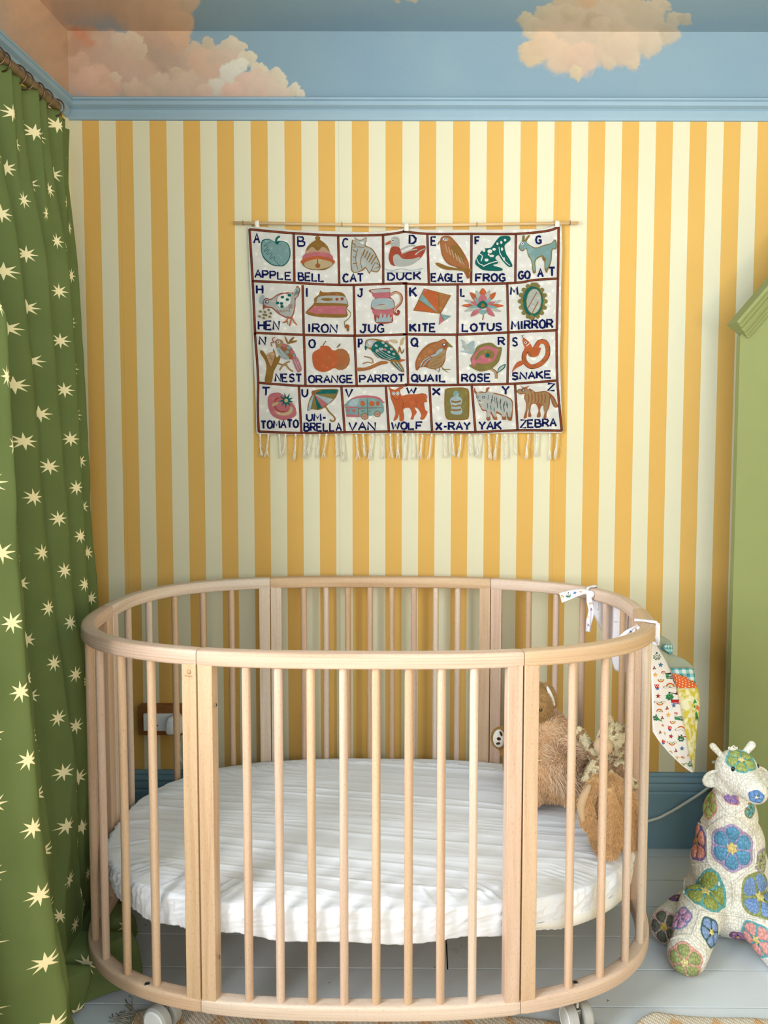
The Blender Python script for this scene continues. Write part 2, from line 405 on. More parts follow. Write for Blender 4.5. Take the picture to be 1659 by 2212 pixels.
# left frieze (fine where the photograph sees it)
yl = np.concatenate([seg(YB, -.35, .003), seg(-.36, YF, .1)])
P = np.stack(np.broadcast_arrays(np.full((1, 1), XL+.0005), yl[None, :], zs_[:, None]), -1)
o = grid_mesh('painted_frieze', P, MURAL, wall_left); vcol(o, paint(P.reshape(-1, 3)))
# ceiling
yc = np.concatenate([seg(YB, .10, .0024), seg(.05, YF, .1)])
P = np.stack(np.broadcast_arrays(xs[None, :], yc[:, None], np.full((1, 1), ZC)), -1)
o = grid_mesh('ceiling', P, MURAL, kind='structure'); vcol(o, paint(P.reshape(-1, 3)))
b = MB(); b.box((XL-.1, YF-.1, ZC+.004), (XR+.1, YB+.1, ZC+.08)); b.build('ceiling_slab', PLAIN, o, smooth=False)
# ---------------------------------------------------------------- crib
A_, B_, N_ = .635, .370, 2.742
ZT, ZB = CAM[2]-.4283, CAM[2]-.4283-.6854       # top of top rail, top of bottom rail
RW, RH = .029, .030
_t = np.linspace(0, 2*PI, 4001)
def outer(off):
    c, s = np.cos(_t), np.sin(_t)
    x = A_*np.sign(c)*np.abs(c)**(2/N_); y = B_*np.sign(s)*np.abs(s)**(2/N_)
    # normal of the superellipse by implicit gradient
    gx = np.sign(x)*np.abs(x/A_)**(N_-1)/A_; gy = np.sign(y)*np.abs(y/B_)**(N_-1)/B_
    n = np.hypot(gx, gy)+1e-12
    return x-off*gx/n, y-off*gy/n, gx/n, gy/n
_cx, _cy, _nx, _ny = outer(RW/2)
_s = np.concatenate([[0], np.cumsum(np.hypot(np.diff(_cx), np.diff(_cy)))]); LTOT = _s[-1]
def P_s(s):
    s = s % LTOT
    g = lambda a: float(np.interp(s, _s, a))
    n = np.array([g(_nx), g(_ny)]); n /= np.linalg.norm(n)
    return np.array([g(_cx), g(_cy)]), n
XS = .3066
q1 = np.argmin(np.abs(_cx[:1000]-XS)); s1 = _s[q1]; Lq = LTOT/4
SEAMS = [0, s1, 2*Lq-s1, 2*Lq, 2*Lq+s1, 4*Lq-s1]   # end right, back right, back left, end left, front left, front right
crib = thing('baby_crib', 'oval beech wood baby crib with round bars standing against the striped wall', 'crib')
def rail(s0, s1_, zt, name):
    bv = .0055; hw, hh = RW/2, RH/2
    prof = []
    for (sx, sz, a0) in ((1, 1, 0), (-1, 1, 90), (-1, -1, 180), (1, -1, 270)):
        for k in range(4):
            a = math.radians(a0+k*30); prof.append((sx*(hw-bv)+bv*math.cos(a), sz*(hh-bv)+bv*math.sin(a)))
    n = max(12, int((s1_-s0)/.012)); rings = []; g = .0007
    ss = np.linspace(s0+g, s1_-g, n)
    b = MB(); m = len(prof); vs = []; uvs = []
    pl = np.concatenate([[0], np.cumsum([math.dist(prof[i], prof[i-1]) for i in range(1, m)])])
    for i, s in enumerate(ss):
        p, nn = P_s(s); sc = .93 if i in (0, n-1) else 1
        for j, (o_, z) in enumerate(prof):
            vs.append((p[0]+nn[0]*o_*sc, p[1]+nn[1]*o_*sc, zt-RH/2+z*sc)); uvs.append((s, pl[j]))
    # second ring close to the end so the end edge reads as a fine chamfer
    fs = [(i*m+k, i*m+(k+1) % m, (i+1)*m+(k+1) % m, (i+1)*m+k) for i in range(n-1) for k in range(m)]
    fs += [tuple(reversed(range(m))), tuple(range((n-1)*m, n*m))]
    b.add(vs, fs, 0, uvs); return b.build(name, WOOD, crib, angle=.9)
def rail_ss():
    for i in range(6):
        a = SEAMS[i]; c = SEAMS[(i+1) % 6]; c = c if c > a else c+LTOT
        yield a, c
for a, c in rail_ss():
    rail(a, c, ZT, 'top_rail'); rail(a, c, ZB, 'bottom_rail')
RODR = .0083
def rod_mesh():
    b = MB(); z0, z1 = ZB-.012, ZT-RH+.006; n = 16
    b.tube([(0, 0, z0), (0, 0, ZB+.003), (0, 0, ZT-RH-.003), (0, 0, z1)], [RODR*.9, RODR, RODR, RODR*.95], n)
    return b.build('bar', WOOD, crib)
rod0 = None
POSTW, POSTD = .0295, .028
def add_rod(s):
    global rod0
    p, nn = P_s(s)
    if rod0 is None: rod0 = rod_mesh(); o = rod0
    else: o = copy_obj(rod0, 'bar', crib)
    o.location = (p[0], p[1], 0); o.rotation_euler = (0, 0, s*31)
posts = []
def post(s):
    p, nn = P_s(s); ang = math.atan2(nn[1], nn[0])
    b = MB(); b.box((-POSTD/2+.0005, -POSTW/2, ZB-.01), (POSTD/2-.001, POSTW/2, ZT-RH+.006), bev=.0018)
    b.uv = [(v[2], v[0]+v[1]) for v in b.v]
    o = b.build('post', WOOD, crib, angle=.35); o.location = (p[0], p[1], 0); o.rotation_euler = (0, 0, ang); posts.append(o); return o
for a, c in rail_ss():
    L = c-a; g = POSTW/2+.0012
    post(a+g); post(c-g)
    a2, c2 = a+POSTW+.0012, c-POSTW-.0012
    nr = 8 if abs(L-(2*Lq-2*s1)) < .01 else 5
    pitch = (c2-a2)/(nr+1) if nr == 8 else (c2-a2+.004)/(nr+1)
    for k in range(nr): add_rod(a2+(k+1)*pitch if nr == 8 else a2-.002+(k+1)*pitch)
STEEL = flat('brushed_steel', '#9a9a98', .3, .5, metal=.9)
BLK = flat('black_recess', '#17120e', .6, .2)
def screw(x, y, z, n, r=.0055):
    b = MB(); b.lathe([(r, 0), (r, .0008), (r*.85, .0012), (r*.6, .0012), (r*.55, -.0005+.0006)], n=16, mi=0); b.lathe([(r*.5, .0010), (r*.5, .0014)], n=6, mi=1)
    o = b.build('screw', [STEEL, BLK], crib); o.location = (x, y, z)
    o.rotation_euler = Vector(n).to_track_quat('Z', 'Y').to_euler(); return o
for px, py in ((318, 2125), (1243, 2122)):
    w = atz(px, py, ZB+.0004); screw(w[0], w[1], ZB+.0001, (0, 0, 1))
for px, py, y in ((467, 1522, -.345), (567, 1572, .335), (479, 2066, -.345)):
    w = at(px, py, y)
    if y > 0: screw(w[0], .3280, w[2], (0, -1, 0), .004)
    else: screw(-.2738+.0008, -.3475, w[2], (1, 0, 0), .004)
# printed maker's mark on the left front post
def letter_strokes():
    return dict(A=[[(0, 0), (.5, 1), (1, 0)], [(.2, .38), (.8, .38)]], B=[[(0, 0), (0, 1), (.7, .95), (.8, .75), (.6, .52), (0, .52)], [(.6, .52), (.95, .4), (.95, .12), (.7, 0), (0, 0)]],
     C=[[(.95, .85), (.6, 1), (.25, .9), (.03, .5), (.2, .1), (.6, 0), (.95, .15)]], D=[[(0, 0), (0, 1), (.55, .95), (.95, .6), (.9, .25), (.55, 0), (0, 0)]],
     E=[[(.9, 1), (0, 1), (0, 0), (.95, 0)], [(0, .52), (.75, .52)]], F=[[(.95, 1), (0, 1), (0, 0)], [(0, .52), (.75, .52)]],
     G=[[(.95, .85), (.6, 1), (.25, .9), (.03, .5), (.2, .1), (.6, 0), (.95, .15), (.95, .45), (.55, .45)]], H=[[(0, 0), (0, 1)], [(1, 0), (1, 1)], [(0, .5), (1, .5)]],
     I=[[(.5, 0), (.5, 1)]], J=[[(.35, 1), (1, 1)], [(.75, 1), (.75, .25), (.5, 0), (.2, .05), (0, .3)]], K=[[(0, 0), (0, 1)], [(.95, 1), (.02, .45)], [(.3, .6), (1, 0)]], L=[[(0, 1), (0, 0), (.9, 0)]],
     M=[[(0, 0), (.1, 1), (.5, .35), (.9, 1), (1, 0)]], N=[[(0, 0), (.03, 1), (.95, 0), (1, 1)]], O=[[(.5, 1), (.12, .82), (0, .45), (.2, .08), (.5, 0), (.85, .1), (1, .5), (.85, .87), (.5, 1)]],
     P=[[(0, 0), (0, 1), (.75, .95), (.95, .72), (.7, .48), (0, .45)]], Q=[[(.5, 1), (.12, .82), (0, .45), (.2, .08), (.5, 0), (.85, .1), (.95, .5), (.85, .87), (.5, 1)], [(.6, .3), (1.05, -.12)]],
     R=[[(0, 0), (0, 1), (.75, .95), (.95, .74), (.7, .5), (0, .48)], [(.45, .48), (1, 0)]], S=[[(.92, .85), (.6, 1), (.15, .9), (.1, .65), (.8, .42), (.9, .15), (.5, 0), (.05, .12)]],
     T=[[(0, 1), (1, 1)], [(.5, 1), (.5, 0)]], U=[[(0, 1), (.05, .25), (.4, 0), (.8, .1), (1, .4), (1, 1)]], V=[[(0, 1), (.45, 0), (1, 1)]], W=[[(0, 1), (.25, 0), (.5, .7), (.75, 0), (1, 1)]],
     X=[[(0, 1), (1, 0)], [(1, 1), (0, 0)]], Y=[[(0, 1), (.5, .5), (1, 1)], [(.5, .5), (.5, 0)]], Z=[[(0, 1), (1, 1), (0, 0), (1, 0)]], **{'-': [[(.1, .45), (.9, .45)]]})
LET = letter_strokes()
def ribbon(b, pts, w, f, mi=0, h=0):
    """flat ribbon through 2-D pts; f maps (x,y,layer)->3-D"""
    P = np.array(pts, float); n = len(P); L, R = [], []
    closed = n > 2 and np.allclose(P[0], P[-1])
    for i in range(n):
        if closed: t = P[(i+1) % (n-1)] - P[(i-1) % (n-1)] if i not in (0, n-1) else P[1]-P[-2]
        else: t = P[min(i+1, n-1)]-P[max(i-1, 0)]
        t = t/(np.linalg.norm(t)+1e-9); nn = np.array([-t[1], t[0]])
        ww = w[i] if hasattr(w, '__len__') else w
        L.append(P[i]+nn*ww/2); R.append(P[i]-nn*ww/2)
    vs = [f(p[0], p[1], h) for p in L]+[f(p[0], p[1], h) for p in R]
    b.add(vs, [(i, i+1, n+i+1, n+i) for i in range(n-1)], mi)
MARK = flat('brown_print', '#7d5c36', .7, .1)
w0 = at(411, 1452, -.345); lp = [p for p in posts if p.location.x < -.3 and p.location.y < -.3 and p.location.x > -.36]
lp = min(lp, key=lambda p: p.location.x)
pn = np.array([math.cos(lp.rotation_euler.z), math.sin(lp.rotation_euler.z)]); ptn = np.array([-pn[1], pn[0]])
def fm(x, y, h): # mm in the post's face frame (local x = outward)
    return (POSTD/2-.001+.00025, x/1000, w0[2]+y/1000)
b = MB()
for i, ch in enumerate('STOKKE'):
    for st in LET[ch]: ribbon(b, [(-8+i*2.9+q[0]*1.9, -9+q[1]*2.6) for q in st], .45, fm)
ribbon(b, [(1.0+4.2*math.cos(a), 1.2+4.2*math.sin(a)) for a in np.linspace(-3.6, .6, 16)], [.3+.8*math.sin(k/15*3.14) for k in range(16)], fm)
ribbon(b, [(2.0+2.6*math.cos(a), 1.8+2.6*math.sin(a)) for a in np.linspace(-2.6, 2.4, 16)], [.3+.6*math.sin(k/15*3.14) for k in range(16)], fm)
ribbon(b, [(-1.0+1.3*math.cos(a), 4.3+1.3*math.sin(a)) for a in np.linspace(0, 6.283, 12)], .4, fm)
ribbon(b, [(-1.3, 2.8), (-.8, 1), (0, -.6)], .5, fm)
b.build('printed_mark', MARK, lp, smooth=False, label='small brown printed maker mark on the post')
# castors
GREY = flat('grey_rubber', '#a9a9a6', .6, .25); CAPW = flat('white_plastic', '#dfe3e6', .35, .4)
def castor(x, y, rz, z0):
    r = .0295
    b = MB(); b.box((-.006, -.012, .012), (.006, .012, r*2-.006), bev=.002); b.lathe([(.006, r*1.2), (.006, ZB-RH-z0+.004)], n=12)
    c = b.build('castor', STEEL, crib); c.location = (x, y, z0); c.rotation_euler = (0, 0, rz)
    for s in (-1, 1):
        b = MB(); b.lathe([(r*.80, s*.006), (r, s*.007), (r, s*.022), (r*.93, s*.025), (r*.84, s*.025)], axis='x', n=40)
        b.build('wheel', GREY, c, angle=.6).location = (0, 0, r)
        b = MB(); b.lathe([(r*.84, s*.0245), (r*.84, s*.0265), (r*.75, s*.0275), (r*.72, s*.0265), (.001, s*.0268)], axis='x', n=40)
        b.build('wheel_cap', CAPW, c, angle=.6).location = (0, 0, r)
    return c
RUGZ = .007
wl = at(330, 2200, -.335); wr = at(1243, 2192, -.325)
castor(wl[0]+.004, -.290, math.radians(246), RUGZ); castor(wr[0]+.010, -.288, math.radians(196), RUGZ)
castor(-.43, .22, .8, .001); castor(.43, .22, -.6, .001)
# ---------------------------------------------------------------- mattress and sheet
def m_sheet():
    k = NT('white_cotton', .85, .12); g = k.obj()
    n = k.noise(g, 900, 1); k.color(lin('#eff3fb')); k.bump(n, .1, .0004)
    k.b.inputs['Sheen Weight'].default_value = .15
    return k.m
SHEET = m_sheet()
MZ1, MZ0 = .300, .222
def make_sheet():
    NU, NR, NS = 900, 150, 34
    th = np.linspace(0, 2*PI, NU, endpoint=False); c, s = np.cos(th), np.sin(th)
    ax, by, n = .600, .336, 2.6
    ex = ax*np.sign(c)*np.abs(c)**(2/n); ey = by*np.sign(s)*np.abs(s)**(2/n)
    rr = np.linspace(.003, 1, NR)**.85
    X = ex[None]*rr[:, None]*.985; Y = ey[None]*rr[:, None]*.985
    # long stretched wrinkles running mostly along the length
    ca, sa = math.cos(-.16), math.sin(-.16)
    u = X*ca+Y*sa; v = -X*sa+Y*ca
    wv = v+.012*(fbm(u*4+3, v*6+1, 3)-.5)+.10*(X**2)*.6*np.sign(Y+.02)
    r1 = 1-np.abs(2*vnoise(u*1.3+5, wv*30+11)-1); r2 = 1-np.abs(2*vnoise(u*3.1+9, wv*75+2)-1); r3 = vnoise(u*2.2+2, wv*16+7)
    amp = .35+.9*fbm(X*3+8, Y*3+4, 2)
    edge = np.clip((1-rr)/.12, 0, 1)[:, None]
    h = (r1**3*.0052+r2**4*.0016+r3*.006)*amp*(.35+.65*edge)
    Z = MZ1-.006*rr[:, None]**3+h-.004
    # gathers at the shoulder near the front edge
    g = (1-np.abs(2*vnoise(th[None]*26+3, rr[:, None]*1.5+2)-1))**3
    Z += g*.004*np.clip((rr[:, None]-.80)/.1, 0, 1)*np.clip((1.0-rr[:, None])/.05, 0, 1)
    # side: rounded shoulder then down to the hem
    t = np.linspace(0, 1, NS)[1:]
    out = np.where(t < .25, .985+.015*np.sin(t/.25*PI/2), 1.0-.012*((t-.25)/.75)**2)
    zt = Z[-1][None]; bot = MZ0+.004*np.sin(th*9)+.003*np.sin(th*23+1)+.0022*vnoise(th*60, th*0)
    tz = np.where(t < .25, (1-np.cos(t/.25*PI/2))*.14, .14+(t-.25)/.75*.86)
    Zs = zt*(1-tz[:, None])+bot[None]*tz[:, None]
    wr = ((1-np.abs(2*vnoise(th[None]*45+t[:, None]*3.0, t[:, None]*1.2+5)-1))**3*.0045+(fbm(th[None]*30+t[:, None]*9, t[:, None]*5, 3)-.5)*.007)*np.sin(np.clip(t, 0, 1)*PI*.9+.2)[:, None]
    gat = (vnoise(th[None]*150, t[:, None]*3)-.5)*.0035*np.clip((t-.7)/.3, 0, 1)[:, None]
    sc = out[:, None]+(wr+gat)/.45
    Xs, Ys = ex[None]*sc, ey[None]*sc
    P = np.stack([np.concatenate([X, Xs]), np.concatenate([Y, Ys]), np.concatenate([Z, Zs])], -1)
    # underside
    U = np.stack([ex*.9, ey*.9, np.full(NU, MZ0+.004)], -1)[None]; U2_ = np.stack([ex*.01, ey*.01, np.full(NU, MZ0+.004)], -1)[None]
    P = np.concatenate([P, U, U2_])
    o = grid_mesh('fitted_sheet', P, SHEET, close_u=True); return o
mat_t = thing('mattress', 'white sheeted oval mattress with long wrinkles lying inside the crib', 'mattress')
sheet = make_sheet(); sheet.parent = mat_t
# mesh hem band showing on the right of the front edge
HEM = flat('cream_mesh_hem', '#efeee9', .8, .1, .06, 900, .4)
th = np.linspace(-1.25, -.15, 160); rows = []
c, s = np.cos(th), np.sin(th); ex = .600*np.sign(c)*np.abs(c)**(2/2.6); ey = .336*np.sign(s)*np.abs(s)**(2/2.6)
fall = np.clip((th+1.25)/.35, 0, 1)*np.clip((-.15-th)/.2, 0, 1)
for k, (sc, z) in enumerate([(.995, .246), (1.004, .244), (1.003, .232), (.999, .222), (.99, .219)]):
    zz = np.where(k < 2, z-.012*(1-fall), z+.0*fall)
    zz = .243+(zz-.004*fall-.243)*fall; sc = sc*(.975+(1-.975)*np.clip(fall*4, 0, 1))
    rows.append(np.stack([ex*sc, ey*sc, zz], -1))
grid_mesh('mesh_hem', np.array(rows), HEM, mat_t, label='cream mesh band along the hem')
# sprung base board carrying the mattress (part of the crib)
b = MB(); b.v = []
th = np.linspace(0, 2*PI, 72, endpoint=False); c, s = np.cos(th), np.sin(th)
ring = [((.545)*np.sign(a)*abs(a)**(2/2.6), .285*np.sign(d)*abs(d)**(2/2.6)) for a, d in zip(c, s)]
b.add([(x, y, MZ0-.010) for x, y in ring]+[(x, y, MZ0+.0015) for x, y in ring], [tuple(range(72))[::-1], tuple(range(72, 144))]+[(i, (i+1) % 72, 72+(i+1) % 72, 72+i) for i in range(72)])
b.build('mattress_base', WOOD, crib, smooth=False)
for s_ in SEAMS:
    p, nn = P_s(s_); b = MB(); b.box((-.085, -.012, MZ0-.010), (-.010, .012, MZ0-.004)); o = b.build('base_bracket', STEEL, crib, smooth=False)
    o.location = (p[0], p[1], 0); o.rotation_euler = (0, 0, math.atan2(nn[1], nn[0]))

# ---------------------------------------------------------------- curtain
def m_curtain():
    k = NT('green_starred_cotton', .8, .15); uv = k.uv(); sp = k.n('ShaderNodeSeparateXYZ'); k.l(uv, sp.inputs[0])
    CU, CV = .105, .119; R = .0195
    masks = []
    for (ou, ov) in ((0, 0), (.5, .5)):
        a = k.math('SUBTRACT', k.math('FRACT', k.math('ADD', k.math('DIVIDE', sp.outputs[0], CU), ou)), .5)
        v = k.math('SUBTRACT', k.math('FRACT', k.math('ADD', k.math('DIVIDE', sp.outputs[1], CV), ov)), .5)
        x = k.math('MULTIPLY', a, CU); y = k.math('MULTIPLY', v, CV)
        r = k.math('SQRT', k.math('ADD', k.math('MULTIPLY', x, x), k.math('MULTIPLY', y, y)))
        ang = k.math('ARCTAN2', y, x)
        d = k.math('PINGPONG', k.math('ADD', ang, PI*2), PI/8)     # angle to nearest of 8 rays
        sn = k.math('MULTIPLY', r, k.math('SINE', d))
        w = k.math('MULTIPLY', k.math('SUBTRACT', 1.0, k.math('DIVIDE', r, R)), R*.20)
        masks.append(k.math('LESS_THAN', sn, w))
    m = k.math('MAXIMUM', masks[0], masks[1])
    n = k.noise(uv, 8, 3); g = k.mix(n, lin('#5a683a'), lin('#6b7a49'))
    k.color(k.mix(m, g, lin('#efe3b4')))
    w = k.noise(k.mapv(uv, (1200, 1200, 1)), 1, 1); k.bump(w, .15, .0004)
    return k.m
CURT = m_curtain()
Z_ROD = at(130, 240, .2)[2]+.002; X_ROD = at(130, 240, .2)[0]+.004
def make_curtain():
    nu, nv = 700, 300
    s = np.linspace(0, 1, nu); z = np.concatenate([np.linspace(Z_ROD-.012, .16, nv-70, endpoint=False), np.linspace(.16, 0.004, 70)])
    S_, Z_ = np.meshgrid(s, z)
    f = np.clip(1-(Z_-0)/Z_ROD, 0, 1)                      # 0 top, 1 floor
    # y of the cloth: from the back corner towards the camera
    y0 = YB-.045-.02*np.sin(Z_*3.2)
    y1 = -.74
    Y = y0+(y1-y0)*S_
    q = (y0-Y)                                              # distance from the back end
    wob = .012*np.sin(Z_*2.1+1)+.008*np.sin(Z_*5.3)
    # broad folds grow towards the floor, pinch pleats near the top
    broad = np.cos(2*PI*(q+wob-.045)/.118+ .9*np.sin(Z_*1.3))
    pinch = np.cos(2*PI*(q-.02)/.059)
    fine = np.cos(2*PI*q/.041+Z_*1.7)
    wt = np.clip((Z_-(Z_ROD-.42))/.42, 0, 1)**1.3
    sharp = lambda w: np.sign(w)*np.abs(w)**.7
    # one large free fold where the cloth is nearest the window
    big = np.exp(-((q-.46)/.13)**2)*np.clip((1.75-Z_)/1.1, 0, 1)
    amp = (.031+.036*f)*(1-.72*wt)*(1-.55*big)
    off = amp*sharp(broad)+wt*.015*pinch+.0035*fine*(1-wt)*(1-.7*big)
    lean = .035*f+.055*f**3+big*(.055+.03*f)+.15*np.exp(-((q-.86)/.17)**2)*np.clip((Z_ROD-.1-Z_)/.5, 0, 1)  # last term: unseen bulge added to shade the left of the back wall
    # pulled sideways near the floor, spilling under the crib end
    pud = np.clip((.34-Z_)/.34, 0, 1); side = np.exp(-((q-.47)/.16)**2)
    lean = lean+pud**1.6*side*.105+pud**2*.02*np.sin(q*38+Z_*30)
    X = X_ROD-.008+lean
    E_ = np.interp(Z_, [0, .03, .10, .2, .5, .80, .90, 1.0, 1.3, 1.6, 1.95], [420, 400, 320, 200, 192, 187, 178, 176, 172, 165, 160])
    lim = CAM[0]+(E_-CX)/F*(Y-CAM[1])-.001-amp-.015*wt; dd = (lim-X)/.01
    X = np.where((Y > -.08), lim-.01*np.where(dd > 20, dd, np.log1p(np.exp(np.clip(dd, -40, 20)))), X)+off
    Xlim = -.650-.012+np.clip(-(Y+.10)*1.4, 0, .5)+np.where(Z_ < .085, .10, 0)
    Xlim = np.where((Y > -.30) & (Z_ > .085), np.minimum(Xlim, -.648), Xlim)
    X = np.where(X > Xlim, Xlim-.002*(1-np.exp(-(X-Xlim)/.05)), X)
    X = np.maximum(X, XL+.006)
    Yd = Y+(.030*broad*(.35+.65*f)*(1-.8*wt))*(1-.4*big)+.010*wt*pinch + pud*.02*np.sin(Z_*28+q*9)
    Yd = np.minimum(Yd, YB-.02)
    # crumpled hem
    Zd = Z_.copy(); low = np.clip((.10-Z_)/.10, 0, 1)
    Zd = Zd+low*.012*(1+np.sin(q*41))*.5
    X = X+.012*(fbm(q*16, Z_*10+4, 3)-.5)*np.clip(f*1.6, 0, 1)
    P = np.stack([X, Yd, Zd], -1)
    # cloth coordinates by arc length so printed stars foreshorten properly
    row = P[::1]; d = np.linalg.norm(np.diff(P, axis=1), axis=2); U = np.concatenate([np.zeros((nv, 1)), np.cumsum(d, 1)], 1)
    ref = U[int(nv*.55)]; Uc = np.tile(ref[None], (nv, 1))
    uvs = np.stack([Uc, np.repeat(z[:, None], nu, 1)], -1)
    return P, uvs
cur = thing('curtain', 'green cotton curtain with cream eight-pointed stars hanging to the floor at the left', 'curtain')
P, uvs = make_curtain(); cl = grid_mesh('curtain_cloth', P, CURT, cur, uv=uvs)
sol = cl.modifiers.new('thickness', 'SOLIDIFY'); sol.thickness = .0012; sol.offset = 0
# pole and rings
BRASS = flat('aged_brass', '#8d7a5e', .35, .5, .15, 90, 0, .75)
pole = MB(); pole.tube([(X_ROD, .175, Z_ROD), (X_ROD, -2.0, Z_ROD)], .0125, 20)
pole_o = pole.build('curtain_pole', BRASS, label='aged brass curtain pole above the starred curtain', cat='curtain pole', angle=.7)
for y in (.10, -1.95):
    b = MB(); b.tube([(XL+.002, y, Z_ROD), (X_ROD, y, Z_ROD)], .006, 10); b.lathe([(.022, 0), (.022, .004)], (XL+.001, y, Z_ROD), 'x', 20)
    b.build('pole_bracket', BRASS, pole_o)
def ring_mesh(R, r):
    b = MB(); pts = [(R*math.cos(a), 0, R*math.sin(a)) for a in np.linspace(0, 2*PI, 29)]
    b.tube(pts, r, 8, caps=False, up=(0, 1, 0)); return b
rb = ring_mesh(.0205, .0019); ring0 = None
BRONZE = flat('bronze_ring', '#6d5a48', .35, .5, metal=.8)
for k in range(15):
    y = .168-k*.045-(k % 2)*.014
    if ring0 is None: ring0 = rb.build('curtain_ring', BRONZE, cur); o = ring0
    else: o = copy_obj(ring0, 'curtain_ring', cur)
    o.location = (X_ROD, y, Z_ROD-.006); o.rotation_euler = (0, 0, .25*math.sin(k*2.3))

# ---------------------------------------------------------------- green house-shaped panel on the right
GREEN = flat('green_eggshell_paint', '#868f5c', .6, .25, .03, 20, .02)
panel = thing('house_shaped_panel', 'tall green painted panel with a sloping moulded top at the right edge', 'panel')
PY = .235
pl = at(1597, 800, PY)[0]; pz = at(1597, 725, PY)[2]; pe = at(1659, 655, PY)
sl = (pe[2]-pz)/(pe[0]-pl); XA = pl+.44; ztop = pz+sl*(XA-pl)
b = MB(); poly = [(pl, .001), (pl, pz), (XA, ztop), (2*XA-pl, pz), (2*XA-pl, .001)]
n = 5; b.add([(x, PY, z) for x, z in poly]+[(x, PY+.022, z) for x, z in poly], [tuple(range(n)), tuple(range(2*n-1, n-1, -1))]+[(i, n+i, n+(i+1) % n, (i+1) % n) for i in range(n)])
b.build('board', GREEN, panel, smooth=False)
def moulding(x0, z0, x1, z1, flip=1):
    L = math.hypot(x1-x0, z1-z0); ux, uz = (x1-x0)/L, (z1-z0)/L; nx, nz = -uz*flip, ux*flip
    prof = [(-.004, 0), (-.004, .008), (.004, .010), (.005, .016), (.014, .019), (.015, .026), (.022, .030), (.030, .0305), (.033, .040), (.044, .043), (.046, .052), (.054, .052), (.054, -.03), (.0, -.03)]
    b = MB(); vs = []
    for (x, z, e) in ((x0, z0, -1), (x1, z1, 1)):
        for (h, o_) in prof:
            t = 0.0
            vs.append((x+nx*(h-.020)+ux*t, PY-o_*.8, z+nz*(h-.020)+uz*t))
    m = len(prof); b.add(vs, [(i, (i+1) % m, m+(i+1) % m, m+i) for i in range(m)]+[tuple(range(m)), tuple(range(2*m-1, m-1, -1))])
    return b.build('moulding', GREEN, panel, smooth=False)
m0 = at(1613, 714, PY-.04)
moulding(m0[0], m0[2], XA+.002, m0[2]+sl*(XA-m0[0])); moulding(2*XA-m0[0], m0[2], XA-.002, m0[2]+sl*(XA-m0[0]), -1)

# ---------------------------------------------------------------- wall socket, plug and cable
BROWN = flat('stained_wood_pattress', '#8a5a30', .5, .3, .15, 30, .05)
PW = flat('white_plastic_gloss', '#e4e6e6', .3, .4)
a = at(298, 1590, .375); c = at(394, 1528, .375)
sock = thing('wall_socket', 'white double wall socket on a brown wooden back box, low on the striped wall', 'socket')
b = MB(); b.box((a[0], .380, a[2]), (c[0], YB-.0005, c[2]), bev=.002); b.build('back_box', BROWN, sock, angle=.35)
e = at(310, 1579, .372); g = at(390, 1543, .372)
b = MB(); b.box((e[0], .371, e[2]), (g[0], .3805, g[2]), bev=.002); plate = b.build('socket_plate', PW, sock, angle=.35)
for dx in (.28, .72):
    x = e[0]+(g[0]-e[0])*dx; z = (e[2]+g[2])/2
    b = MB()
    b.box((x-.002, .3702, z+.006), (x+.002, .3715, z+.014)); b.box((x-.012, .3702, z-.010), (x-.005, .3715, z-.006)); b.box((x+.005, .3702, z-.010), (x+.012, .3715, z-.006))
    b.build('socket_holes', BLK, plate, smooth=False)
    b = MB(); b.box((x-.004, .3690, z+.017), (x+.004, .3712, z+.022), bev=.0006); b.build('switch', PW, plate)
plug = thing('power_plug', 'white three-pin plug pushed into the wall socket with its grey-white cable', 'plug')
p0 = at(377, 1566, .352); b = MB(); r0 = .54*(at(392, 1566, .352)[0]-at(362, 1566, .352)[0])
prof = spline([(-r0, -r0*1.05), (-r0*1.05, r0*.5), (-r0*.6, r0*1.15), (r0*.6, r0*1.15), (r0*1.05, r0*.5), (r0, -r0*1.05), (0, -r0*1.2)], True, 5)
m = len(prof); vs = []
for yy, sc in ((.3700, .9), (.366, 1), (.345, .98), (.3375, .88), (.335, .70)):
    vs += [(p0[0]+x*sc, yy, p0[2]+z*sc) for x, z in prof]
b.add(vs, [(i*m+k, i*m+(k+1) % m, (i+1)*m+(k+1) % m, (i+1)*m+k) for i in range(4) for k in range(m)]+[tuple(range(4*m, 5*m)), tuple(range(m))[::-1]])
# plug sits behind the crib: keep it between the wall and the bars
b.build('plug_body', PW, plug, angle=.8)
CAB = flat('grey_white_cable', '#cfd2cc', .45, .3)
pts = [(p0[0]+.002, .352, p0[2]-r0*1.1)]
w = at(395, 1650, .375); pts += [(p0[0]+.010, .362, p0[2]-.06), (w[0], .374, w[2])]
pts += [(w[0]+.10, .383, .10), (w[0]+.30, .384, .045), (0, .385, .018), (.35, .385, .020), (.60, .383, .045)]
for q in ((1405, 1772), (1440, 1758), (1480, 1735), (1528, 1703)):
    v = at(*q, .384 if q[1] > 1740 else .380); pts.append(tuple(v))
v = at(1590, 1650, .372); pts.append(tuple(v)); v = at(1640, 1600, .37); pts.append((.92, .30, .30))
b = MB(); b.tube(spline(pts, False, 8), .0040, 10); b.build('cable', CAB, plug)

